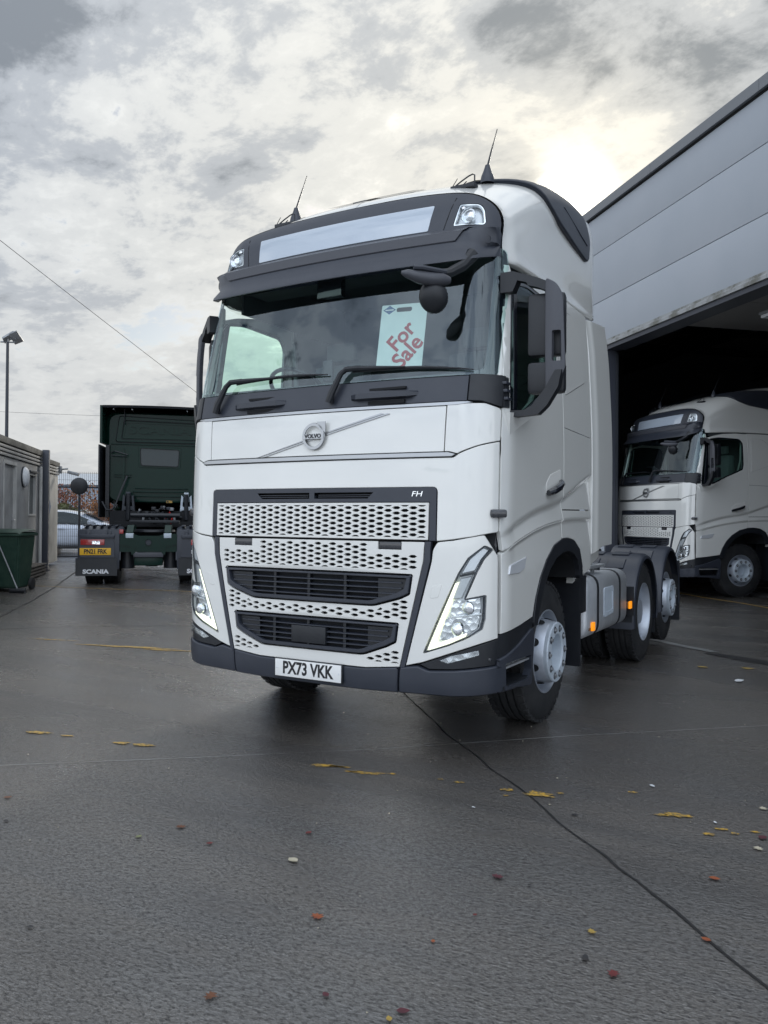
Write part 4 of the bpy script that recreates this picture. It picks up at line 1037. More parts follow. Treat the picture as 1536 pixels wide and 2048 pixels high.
    g = G(); y = YF(-.02, 3.03); g.box((-.13, y + .012, 2.95), (.07, y + .07, 3.16), bev=.01); g.obj('camera_housing', 'gloss', T)
    # firewall keeps the nose closed behind the gaps
    g = G(); vs = []; fs = []; zs_ = [.42, .9, 1.3, 1.7, 2.1, 2.30]; xs_ = [-1.19, -1.1, -.9, -.5, 0, .5, .9, 1.1, 1.19]
    for z in zs_:
        for x in xs_: vs.append((x, YF(x, z) + .075, z))
    for i in range(len(zs_) - 1):
        for j in range(len(xs_) - 1): fs.append((i * 9 + j, i * 9 + j + 1, (i + 1) * 9 + j + 1, (i + 1) * 9 + j))
    g.add(vs, fs).obj('front_bulkhead', 'dark', T)
    for s in (-1, 1):
        g = G(); g.box((min(s * 1.15, s * 1.165), .42, 1.25), (max(s * 1.15, s * 1.165), 2.2, 2.08)); g.obj('side_bulkhead', 'dark', T, smooth=False)
    g = G(); g.box((-1.15, .5, 1.2), (1.15, 2.2, 1.3)); g.obj('engine_tunnel', 'dark', T, smooth=False)
    g = G(); g.box((-.62, .35, .55), (.62, 2.3, 1.2)); g.obj('engine', 'dark', T, smooth=False)
    # -------- chassis
    g = G()
    for s in (-1, 1): g.box((min(s * .38, s * .45), .4, .72), (max(s * .38, s * .45), 6.35, 1.0))
    for y in (2.6, 3.6, 5.05, 6.2): g.box((-.38, y, .76), (.38, y + .1, .95))
    g.obj('chassis_rail', 'slate', T, smooth=False)
    for y in (1.396, 4.385, 5.70):
        g = G(); g.tube([(-1.0, y, .50), (1.0, y, .50)], .075, 12); g.obj('axle', 'black', T)
    g = G(); g.box((-.45, 4.5, 1.02), (.45, 5.6, 1.10), bev=.02); g.lathe([(1.10, .46), (1.14, .45), (1.14, .06)], 32, 'z', (0, 5.0, 0)); g.obj('fifth_wheel', 'black', T)
    for s in (-1, 1):
        wheel(T, s * 1.175, 1.396, .502, s, 'steer', rad=.502)
        wheel(T, s * 1.215, 4.385, .502, s, 'dish', rad=.502)
        wheel(T, s * .87, 4.385, .502, s, 'none', rad=.502)
        wheel(T, s * 1.185, 5.70, .545, s, 'steer', rad=.502)
        # fuel tank
        sec = rnd([(.72, .46), (1.205, .46), (1.205, .985), (.72, .985)], .12, 6)
        def slab(ofs, y0, y1, name, m, par, bv=.03):
            b = inset(sec if area(sec) > 0 else sec[::-1], -ofs); g = G(); n = len(b); vs = []
            ring_ = [(y0, bv), (y0 + bv, 0), (y1 - bv, 0), (y1, bv)]
            for yy, ii in ring_:
                bb = inset(b, ii)
                vs += [(s * a, yy, c_) for a, c_ in bb]
            fs = [(k_ * n + i, k_ * n + (i + 1) % n, (k_ + 1) * n + (i + 1) % n, (k_ + 1) * n + i) for k_ in range(3) for i in range(n)]
            fs += [tuple(range(n)), tuple(range(3 * n, 4 * n))[::-1]]
            return g.add(vs, fs).obj(name, m, par, angle=50)
        tk = slab(0, 2.30, 3.66, 'fuel_tank', 'alu', T)
        slab(.004, 2.585, 2.645, 'tank_strap', 'black', tk, .002); slab(.004, 3.335, 3.395, 'tank_strap', 'black', tk, .002)
        # foot recess on the tank
        x1 = s * 1.207
        fr = rnd([(2.80, .60), (3.12, .615), (3.12, .86), (2.80, .86)], .03); fi = rnd([(2.835, .64), (3.085, .65), (3.085, .825), (2.835, .825)], .025)
        skin('tank_step', fr, lambda y, z, s=s: (s * 1.207, y, z), 'hub', tk, th=.01, bev=.004, step=.2, off=.006, holes=[fi], flip=s < 0)
        skin('step_recess', fi, lambda y, z, s=s: (s * 1.207, y, z), 'hub', tk, th=.002, bev=0, step=.2, off=.0015, flip=s < 0)
        g = G(); g.box((s * .95 - .20, 2.30, 1.035), (s * .95 + .22, 2.98, 1.06), bev=.004)
        for i in range(12):
            for j in range(5): g.box((s * .95 - .16 + j * .075, 2.35 + i * .05, 1.06), (s * .95 - .13 + j * .075, 2.375 + i * .05, 1.068))
        for y in (2.5, 2.8): g.box((s * 1.1 - .015, y, .98), (s * 1.1 + .015, y + .03, 1.04))
        g.obj('catwalk_step', 'alu', T, smooth=False)
        g = G(); g.lathe([(.98, .05), (1.02, .05), (1.03, .04), (1.03, .0001)], 16, 'z', (s * 1.0, 3.25, 0)); g.obj('filler_cap', 'black', T)
        # flap and box ahead of the tank
        g = G(); g.box((min(s * .80, s * 1.21), 2.07, .29), (max(s * .80, s * 1.21), 2.10, .98)); g.obj('mudflap', 'black', T, smooth=False)
        g = G(); g.box((min(s * .80, s * 1.20), 2.10, .70), (max(s * .80, s * 1.20), 2.29, 1.0), bev=.01); g.obj('battery_box', 'black', T)
        # side repeaters
        for (y, z, xx) in ((2.40, .565, 1.205), (3.69, .63, 1.21)):
            g = G(); g.box((min(s * xx, s * (xx + .02)), y, z - .035), (max(s * xx, s * (xx + .02)), y + .075, z + .035), bev=.005); g.obj('side_repeater', 'amber', T)
            g = G(); g.box((min(s * (xx - .06), s * (xx - .002)), y - .05, z - .03), (max(s * (xx - .06), s * (xx - .002)), y + .08, z + .03)); g.obj('repeater_bracket', 'black', T, smooth=False)
        # mudguards
        for yc, nm, zc in ((4.385, 'mudguard', .52), (5.70, 'mudguard', .56)):
            g = G(); n = 22; vs = []; fs = []; ra = .585
            a0, a1 = math.radians(-14), math.radians(194)
            for i in range(n + 1):
                a = a0 + (a1 - a0) * i / n; yy = yc + math.cos(a) * ra; zz = zc + math.sin(a) * ra
                yi = yc + math.cos(a) * (ra - .05); zi = zc + math.sin(a) * (ra - .05); yl = yc + math.cos(a) * (ra - .02); zl = zc + math.sin(a) * (ra - .02)
                vs += [(s * .60, yi, zi), (s * .60, yy, zz), (s * 1.20, yy, zz), (s * 1.232, yl, zl), (s * 1.24, yi, zi), (s * 1.225, yi, zi)]
            for i in range(n):
                for q_ in range(5): fs.append((i * 6 + q_, i * 6 + q_ + 1, i * 6 + 7 + q_, i * 6 + 6 + q_))
            mg = g.add(vs, fs).obj(nm, 'slate', T, angle=40)
            # raised ribs across the top
            for k_ in range(7):
                a = math.radians(12 + k_ * 26)
                for xx in (.74, 1.0):
                    rb = G(); vs = []; fs = []
                    for i in range(6):
                        b = a + math.radians(15) * i / 5
                        for r_, xo in ((ra - .002, -.09), (ra + .010, -.082), (ra + .010, .082), (ra - .002, .09)):
                            vs.append((s * (xx + xo), yc + math.cos(b) * r_, zc + math.sin(b) * r_))
                    for i in range(5):
                        for q_ in range(3): fs.append((i * 4 + q_, i * 4 + q_ + 1, i * 4 + 5 + q_, i * 4 + 4 + q_))
                    fs += [(0, 1, 2, 3), (23, 22, 21, 20)]
                    rb.add(vs, fs).obj('mudguard_rib', 'slate', mg, angle=20)
        g = G(); g.box((min(s * .60, s * 1.235), 3.78, .52), (max(s * .60, s * 1.235), 3.81, .80)); g.box((min(s * 1.12, s * 1.22), 3.80, .45), (max(s * 1.12, s * 1.22), 3.84, .80)); g.obj('mudguard_skirt', 'black', T, smooth=False)
        g = G(); g.box((min(s * .62, s * 1.235), 6.24, .22), (max(s * .62, s * 1.235), 6.265, .95)); g.obj('mudflap', 'black', T, smooth=False)
        g = G(); g.box((min(s * .62, s * 1.20), 4.96, .22), (max(s * .62, s * 1.20), 4.975, .60)); g.obj('mudflap', 'black', T, smooth=False)
    return T
# ------------------------------------------------------------------ yard
def sst(t): t = max(0.0, min(1.0, t)); return t * t * (3 - 2 * t)
def GZ(x, y):
    d = Vector((x - CAMP.x, y - CAMP.y, 0)); X = d.dot(R); Dd = d.dot(F)
    return .24 * sst((Dd - 7) / 13) * sst((-X - .5) / 4)
YA = Vector((-.668, .744, 0)); YX = Vector((.744, .668, 0)); YAW = math.atan2(.668, .744)
def build_ground():
    Xs = [-1500, -500, -150, -70, -45] + [-32 + .8 * i for i in range(66)] + [28, 45, 70, 150, 500, 1500]
    Ds = [-900, -200, -60, -20, -8] + [-3 + .8 * i for i in range(60)] + [52, 70, 110, 200, 500, 1500]
    vs = []; fs = []
    for d_ in Ds:
        for x_ in Xs:
            p = cw(x_, d_); vs.append((p.x, p.y, GZ(p.x, p.y)))
    n = len(Xs)
    for j in range(len(Ds) - 1):
        for i in range(n - 1): fs.append((j * n + i, j * n + i + 1, (j + 1) * n + i + 1, (j + 1) * n + i))
    o = mesh_obj('concrete_yard', vs, fs, 'ground', None, True, 60); o['kind'] = 'structure'
build_ground()
def ribbon(name, pts, w, m, z=.004, wob=0.0, seed=1, label=None):
    rr = random.Random(seed); P = []
    for i in range(len(pts) - 1):
        a = Vector((*pts[i], 0)); b = Vector((*pts[i + 1], 0)); k = max(1, int((b - a).length / .12))
        P += [a.lerp(b, j / k) for j in range(k)]
    P.append(Vector((*pts[-1], 0))); vs = []; fs = []
    for i, p in enumerate(P):
        t = (P[min(i + 1, len(P) - 1)] - P[max(i - 1, 0)]).normalized(); nrm = Vector((-t.y, t.x, 0))
        o = nrm * wob * (noise.noise(p * 2.3) + .5 * noise.noise(p * 9)); ww = w * (1 + (.5 * noise.noise(p * 11 + Vector((seed, 0, 0))) if wob else 0))
        for s in (-.5, .5):
            q = p + o + nrm * ww * s; vs.append((q.x, q.y, GZ(q.x, q.y) + z))
    fs = [(2 * i, 2 * i + 1, 2 * i + 3, 2 * i + 2) for i in range(len(P) - 1)]
    o = mesh_obj(name, vs, fs, m, None, False); o['kind'] = 'structure'; return o
ribbon('concrete_joint', [(-12.0, 15.9), (-4.945, 7.471), (-.104, 1.614), (.723, .679), (2.057, -.657), (2.842, -1.472), (6.0, -4.8)], .011, 'tar', .004, .022, 1)
ribbon('concrete_joint', [(-4.5, -4.0), (-1.199, -1.286), (-.395, -.625), (.46, .106), (1.439, 1.074), (2.559, 2.085), (6, 5.1)], .004, 'print_w' if False else 'soffit', .004, .002, 2)
ribbon('concrete_joint', [(-3.5, -1.2), (-7.03, 2.781), (-8.015, 3.983), (-9.415, 5.54), (-12.125, 8.337)], .03, 'tar', .004, .03, 3)
ribbon('concrete_joint', [(-9.3, -1.0), (-5.3, 2.9), (-1.5, 6.3)], .012, 'tar', .004, .012, 5)
ribbon('concrete_joint', [(-10.3, 1.6), (-7.2, 4.4), (-4.0, 7.2)], .012, 'tar', .004, .012, 6)
ribbon('painted_line', [(-12.2, 5.0), (-9.341, 5.588), (-8.892, 5.711), (-8.177, 5.927), (-7.03, 6.535), (-4.5, 8.1)], .035, 'paint_y', .004, .02, 4)
ribbon('painted_line', [(-1.3, 14.2), (.038, 12.839), (.652, 12.017), (1.378, 11.316), (1.876, 10.692), (4.0, 8.3)], .055, 'paint_y', .004, .01, 7)
def blob(name, c, w, h, rot, m, z=.005, seed=0, n=64, rough=.42):
    rr = Vector((seed * 3.1, 7.7, 0)); pts = []
    for i in range(n):
        a = 2 * math.pi * i / n; k = 1 + rough * (noise.noise(Vector((math.cos(a) * 1.3, math.sin(a) * 1.3, 0)) + rr) * 1.6 + 1.1 * noise.noise(Vector((math.cos(a) * 4, math.sin(a) * 4, 0)) + rr) + .6 * noise.noise(Vector((math.cos(a) * 11, math.sin(a) * 11, 0)) + rr))
        x = math.cos(a) * w * .5 * k; y = math.sin(a) * h * .5 * k
        pts.append((c[0] + x * math.cos(rot) - y * math.sin(rot), c[1] + x * math.sin(rot) + y * math.cos(rot)))
    vs = [(a, b, GZ(a, b) + z) for a, b in pts] + [(c[0], c[1], GZ(*c) + z)]
    o = mesh_obj(name, vs, [(i, (i + 1) % n, n) for i in range(n)], m, None, False); o['kind'] = 'structure'; return o
PA = math.radians(18)
BL = [(.421, -.312, .19, .05), (.48, -.295, .10, .03), (.68, -.307, .21, .035), (.60, -.33, .08, .02), (.813, -.247, .05, .02), (1.202, -.184, .05, .02), (1.471, -.165, .06, .035), (1.641, -.144, .145, .085), (1.734, -.07, .035, .02), (2.324, -.085, .13, .05), (2.26, -.12, .07, .03), (2.498, -.259, .05, .03), (2.54, -.164, .06, .022), (2.60, -.19, .03, .02), (2.68, -.12, .04, .02),
      (-1.62, -.698, .17, .05), (-1.40, -.66, .09, .03), (-.961, -.591, .09, .05), (-.814, -.554, .14, .05), (-4.147, 1.992, .50, .05), (-3.75, 2.12, .75, .10), (-3.35, 2.17, .5, .05), (-4.9, 1.95, .5, .03), (2.06, .145, .05, .02), (1.09, -.192, .04, .015), (1.50, -.25, .03, .015)]
for i, (x, y, w, h) in enumerate(BL): blob('paint_patch', (x, y), w, h, PA, 'paint_y', .005, i)
blob('tar_patch', (2.15, 4.98), 1.0, .20, math.radians(-28), 'tar', .005, 31, 30, .15)
blob('tar_patch', (2.9, 4.45), 1.1, .26, math.radians(-35), 'tar', .006, 33, 30, .15)
MT['pale_patch'] = mat('pale_cement', (.15, .155, .155), .3, var=(6, (.08, .08, .08), .45, .62))
blob('cement_patch', (1.35, 5.62), 1.15, .14, math.radians(-38), 'pale_patch', .005, 35, 30, .3)
blob('cement_patch', (2.2, 12.9), 2.6, 1.1, math.radians(-47), 'pale_patch', .005, 37, 30, .15)

# fallen leaves and bits
LM = dict(brown=leaf_mat('brown_leaf', (.16, .055, .022), (.07, .03, .015)), orange=leaf_mat('orange_leaf', (.30, .085, .025), (.18, .04, .02)), red=leaf_mat('red_leaf', (.15, .022, .022), (.08, .015, .015)),
          pale=leaf_mat('pale_leaf', (.52, .47, .36), (.34, .31, .22)), yellow=leaf_mat('yellow_leaf', (.40, .28, .06), (.26, .17, .04)), dark=leaf_mat('dark_leaf', (.02, .022, .026), (.035, .03, .028)),
          maroon=leaf_mat('maroon_leaf', (.10, .02, .03), (.05, .015, .02)), white=mat('white_scrap', (.62, .64, .66), .5), green=leaf_mat('green_leaf', (.20, .22, .10), (.12, .13, .06)))
def leaf(x, y, size, c, label, shape='leaf', cat='leaf', grp='fallen leaves on the concrete'):
    rr = random.Random(int((x * 31 + y * 17) * 1000)); a = rr.uniform(0, 6.28); pts = []
    if shape == 'leaf':
        prof = [(-.62, .0), (-.5, .012), (-.42, .10), (-.25, .28), (-.02, .36), (.2, .30), (.38, .14), (.52, .0)]
    elif shape == 'maple':
        prof = [(-.6, 0), (-.35, .02), (-.42, .30), (-.18, .22), (-.16, .52), (.06, .24), (.30, .34), (.28, .12), (.55, .0)]
    else: prof = [(-.5, .0), (-.45, .22), (-.1, .26), (.3, .2), (.5, .0)]
    n = len(prof); vs = []; fs = []; cu = rr.uniform(-.02, .10)
    for i, (u, w) in enumerate(prof):
        for s in (-1, 0, 1):
            px = u * size; py = s * w * size * rr.uniform(.85, 1.1); pz = abs(s) * w * size * cu + .07 * size * (u * u) * rr.uniform(.6, 1.2) + .004
            vs.append((px * math.cos(a) - py * math.sin(a), px * math.sin(a) + py * math.cos(a), pz))
    for i in range(n - 1):
        for k in (0, 1): fs.append((i * 3 + k, i * 3 + k + 1, i * 3 + 3 + k + 1, i * 3 + 3 + k))
    nm = {'leaf': 'fallen_leaf', 'maple': 'fallen_leaf', 'chip': 'scrap'}[shape]
    o = mesh_obj(nm, vs, fs, LM[c], None, True, 60); o.location = (x, y, GZ(x, y) + .003)
    tag(o, label, cat, grp)
LV = [(-.678, -1.607, .036, 'brown', 'leaf', 'brown curled leaf at the far left edge of the wet concrete'),
 (-.398, -1.814, .026, 'dark', 'leaf', 'dark blue-grey leaf scrap at the left edge, just below the brown curled leaf'),
 (.361, -1.445, .040, 'brown', 'maple', 'folded brown leaf lying left of centre in the bright wet area'),
 (.281, -1.63, .03, 'green', 'leaf', 'pale green leaf just below left of the folded brown leaf'),
 (.604, -1.522, .028, 'red', 'leaf', 'small pinkish leaf right of the pale green leaf'),
 (1.026, -1.477, .045, 'pale', 'leaf', 'cream oval leaf near the middle of the foreground concrete'),
 (.91, -1.199, .03, 'red', 'leaf', 'small red leaf above the cream oval leaf'),
 (1.388, -1.825, .042, 'orange', 'maple', 'bright orange leaf below the cream oval leaf'),
 (.566, -2.401, .022, 'dark', 'leaf', 'small black leaf in the lower left of the foreground'),
 (1.391, -2.396, .038, 'brown', 'maple', 'brown twig-like leaf near the bottom edge, left of centre'),
 (1.685, -2.211, .024, 'maroon', 'leaf', 'small purple leaf near the bottom edge, below the bright orange leaf'),
 (1.826, -1.183, .042, 'maroon', 'maple', 'dull maroon pointed leaf right of centre, left of the long joint'),
 (1.965, -1.188, .016, 'dark', 'leaf', 'tiny black scrap just right of the dull maroon leaf'),
 (1.827, -1.766, .018, 'orange', 'leaf', 'tiny orange leaf in the lower middle of the foreground'),
 (2.276, -1.422, .030, 'yellow', 'maple', 'small yellow leaf above the slate chip near the joint'),
 (2.305, -1.603, .034, 'dark', 'chip', 'dark slate chip lying above the rusty red leaf'),
 (2.409, -1.654, .038, 'red', 'maple', 'rusty red leaf lying below the dark slate chip'),
 (2.632, -1.273, .030, 'orange', 'leaf', 'orange leaf caught in the long dark joint at lower right'),
 (2.588, -.749, .038, 'orange', 'leaf', 'orange leaf right of the joint near the right edge'),
 (2.683, .235, .04, 'pale', 'maple', 'pale leaf at the right edge level with the yellow paint patches'),
 (2.713, -.328, .038, 'pale', 'maple', 'cream leaf at the right edge below the maroon one'),
 (2.717, -.183, .045, 'maroon', 'leaf', 'dark maroon leaf at the right edge above the cream one'),
 (1.428, -.505, .018, 'white', 'chip', 'tiny white scrap left of the joint below the round yellow patch'),
 (2.131, .301, .032, 'white', 'chip', 'thin white scrap above the star-shaped yellow patch'),
 (2.502, -.092, .020, 'white', 'chip', 'small white scrap beside the small yellow paint spots'),
 (1.926, -2.164, .034, 'maroon', 'leaf', 'maroon leaf at the bottom edge right of centre'),
 (1.893, -.344, .03, 'dark', 'leaf', 'black leaf scrap below the round yellow paint patch'),
 (1.909, -2.217, .022, 'yellow', 'leaf', 'tiny yellow leaf at the very bottom edge'),
 (1.876, -1.522, .016, 'red', 'leaf', 'tiny red leaf below the dull maroon pointed leaf'),
 (1.80, 4.266, .09, 'yellow', 'leaf', 'yellow leaf beside the tar patch, the left one of two'),
 (2.192, 4.419, .10, 'yellow', 'leaf', 'yellow leaf beside the tar patch, the right one of two'),
 (2.193, 3.702, .11, 'white', 'chip', 'flat white scrap below the two yellow leaves near the tar patch')]
for x, y, s_, c, sh, lb in LV:
    leaf(x, y, s_ * 1.2, c, lb, sh, 'scrap' if sh == 'chip' else 'leaf', 'scraps lying on the concrete' if sh == 'chip' else 'fallen leaves on the concrete')
# fine litter nobody could count
g = G(); rr = random.Random(4)
for i in range(420):
    X = rr.uniform(-7, 7); d_ = rr.uniform(1.8, 16); p = cw(X, d_); s_ = rr.uniform(.002, .0075); a = rr.uniform(0, 6.3)
    q = [(p.x + s_ * math.cos(a + t), p.y + s_ * math.sin(a + t), GZ(p.x, p.y) + .004 + (s_ * .5 if k_ % 2 else 0)) for k_, t in enumerate((0, 1.7, 3.1, 4.6))]
    g.add(q, [(0, 1, 2, 3)])
o = g.obj('grit', LM['pale'], None, smooth=False); o['kind'] = 'stuff'

# ------------------------------------------------------------------ the white units
TR = build_tractor()
T2 = copy_tree(TR, skip=('number_plate',))
T2.location = (-.543, 12.223, .006); T2.rotation_euler = (0, 0, -.75192)
for o_ in [c for c in T2.children_recursive if c.name.startswith('running_light')]:
    o_.material_slots[0].link = 'OBJECT'; o_.material_slots[0].material = MT['lampback']
T2['label'] = 'smaller white tractor unit standing in the open workshop doorway at the right'
# placard behind the screen of the near unit
def placard():
    t = thing('for_sale_sign', 'white placard reading For Sale in red, leaning behind the windscreen of the nearest white tractor unit', 'sign')
    t['label'] = 'white placard with slanted red For Sale lettering, leaning behind the windscreen'
    o = Vector((.541, YF(.54, 2.62) + .075, 2.622)); rt = Vector((.995, .07, -.03)).normalized(); up = Vector((.10, .16, .99)); up = (up - rt * up.dot(rt)).normalized(); nn = rt.cross(up)
    def P(a, b, d=0.0): return o + rt * a + up * b + nn * d
    w, h = .162, .222
    ou = rnd([(-w, -h), (w, -h), (w, h), (-w, h)], .006); ho = rnd([(-.055, h - .052), (.055, h - .052), (.055, h - .022), (-.055, h - .022)], .015)
    skin('board', ou, lambda a, b: tuple(P(a, b)), 'card', t, th=.003, bev=0, step=.1, holes=[ho], back=True)
    an = math.radians(50); rr_ = rt * math.cos(an) + up * math.sin(an); uu = -rt * math.sin(an) + up * math.cos(an)
    text('lettering', 'For', .155, 'red_ink', t, P(.0, .0, .0015), rr_, uu, sx=.92, ext=.0004, bold=.0035)
    text('lettering', 'Sale', .155, 'red_ink', t, P(.055, -.105, .0015), rr_, uu, sx=.92, ext=.0004, bold=.0035)
    g = G(); c = (-.105, h - .035)
    g.add([P(c[0] - .045, c[1], .0012), P(c[0], c[1] - .030, .0012), P(c[0] + .045, c[1], .0012), P(c[0], c[1] + .030, .0012)], [(0, 1, 2, 3)]); g.obj('diamond_mark', 'blue_ink', t, smooth=False)
    g = G(); g.add([P(c[0] - .03, c[1] - .004, .0018), P(c[0] + .03, c[1] - .004, .0018), P(c[0] + .03, c[1] + .004, .0018), P(c[0] - .03, c[1] + .004, .0018)], [(0, 1, 2, 3)]); g.obj('diamond_band', 'print_w', t, smooth=False)
placard()

# ------------------------------------------------------------------ workshop building
def workshop():
    t = thing('workshop', 'tall blue-grey clad workshop with a wide open dark doorway', 'building', (-1.24, 12.27, 0), math.radians(-47.15))
    S0, S1 = -11.0, 17.0; DR = 9.5
    def row(z0, z1, a, b, ln=7.0):
        x = a
        while x < b - .01:
            e = min(b, x + ln); g = G(); g.box((x + .004, -.0, z0 + .006), (e - .004, .08, z1 - .006), bev=.004); g.obj('cladding_panel', 'clad', t, angle=30); x = e
    for z0, z1 in ((5.11, 5.955), (5.955, 6.995), (6.995, 7.765)): row(z0, z1, S0, S1, 40.0)
    for k_ in range(5): row(k_ * 1.02 + .02, k_ * 1.02 + 1.02, S0, 0, 11.0); row(k_ * 1.02 + .02, k_ * 1.02 + 1.02, DR, S1, 8)
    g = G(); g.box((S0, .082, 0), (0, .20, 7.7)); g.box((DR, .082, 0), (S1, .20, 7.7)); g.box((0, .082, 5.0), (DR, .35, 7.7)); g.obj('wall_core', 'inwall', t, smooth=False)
    # coping in lengths
    x = S0 + .9
    while x < S1:
        e = min(S1, x + 2.95); g = G(); g.prism([(-.07, 7.80), (-.07, 7.975), (-.055, 7.99), (.45, 8.00), (.45, 7.80)], x + .004, e - .004, 'x'); g.obj('coping', 'coping', t, smooth=False)
        x = e
    g = G(); g.box((S0, -.01, 7.765), (S1, .3, 7.80)); g.obj('coping_shade_strip', 'dark', t, smooth=False)  # near-black strip painted in as the shadow gap under the coping
    # door head trim, dirty ledge
    x = 0
    while x < DR + .1:
        e = min(DR + .12, x + 2.4); g = G(); g.prism([(-.045, 4.985), (-.045, 5.045), (-.03, 5.06), (-.012, 5.062), (-.012, 5.112), (.08, 5.112), (.08, 4.985)], x + .003, e - .003, 'x'); g.obj('head_trim', 'soffit', t, smooth=False); x = e
    g = G(); g.box((-.02, -.01, 4.90), (DR, .30, 4.983)); g.box((0, .35, 4.92), (DR, .42, 5.5)); g.obj('door_head', 'frame', t, smooth=False)
    for a in (-.03, DR - .05):
        g = G(); g.box((a, -.012, 0), (a + .06, .19, 4.90)); g.obj('door_jamb', 'frame', t, smooth=False)
        g = G(); g.box((a + .0, .20, 0), (a + .05, .26, 4.85), bev=.01); g.obj('door_track', 'steel', t, smooth=False)
    # inside
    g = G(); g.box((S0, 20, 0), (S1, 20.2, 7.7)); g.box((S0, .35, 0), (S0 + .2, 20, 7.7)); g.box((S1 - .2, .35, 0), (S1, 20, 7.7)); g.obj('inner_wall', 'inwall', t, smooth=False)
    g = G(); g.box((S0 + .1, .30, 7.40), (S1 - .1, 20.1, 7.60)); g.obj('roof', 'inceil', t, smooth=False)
    for y in (1.2, 6.4, 11.6, 16.8):
        g = G(); g.box((S0 + .2, y, 6.55), (S1 - .2, y + .18, 6.58)); g.box((S0 + .2, y, 7.02), (S1 - .2, y + .18, 7.05)); g.box((S0 + .2, y + .08, 6.58), (S1 - .2, y + .10, 7.02)); g.obj('roof_beam', 'steel', t, smooth=False)
    for i in range(10):
        x = S0 + 1.5 + i * 2.7; g = G(); g.box((x, .4, 7.1), (x + .07, 20, 7.36)); g.obj('purlin', 'steel', t, smooth=False)
    # ceiling lining sheets over the doorway
    for i in range(5):
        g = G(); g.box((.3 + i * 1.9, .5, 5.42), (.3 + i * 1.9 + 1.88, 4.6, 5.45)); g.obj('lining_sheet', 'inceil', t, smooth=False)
    l = thing('strip_light', 'slim unlit strip light hanging inside the top of the workshop doorway', 'light', (0, 0, 0))
    l.location = t.matrix_basis @ Vector((0, 0, 0)) if False else Matrix.Translation((-1.24, 12.27, 0)) @ Matrix.Rotation(math.radians(-47.15), 4, 'Z') @ Vector((3.75, .75, 4.72)); l.rotation_euler = (0, 0, math.radians(-47.15))
    g = G(); g.box((-.09, 0, 0), (.09, 1.25, .05), bev=.01); g.obj('diffuser', 'print_w', l); g = G(); g.box((-.11, -.02, .05), (.11, 1.27, .09)); g.obj('casing', 'galv', l, smooth=False)
    g = G(); g.box((-.01, .2, .09), (.01, .22, .24)); g.obj('hanger', 'galv', l, smooth=False); g = G(); g.box((-.01, 1.0, .09), (.01, 1.02, .24)); g.obj('hanger', 'galv', l, smooth=False)
workshop()

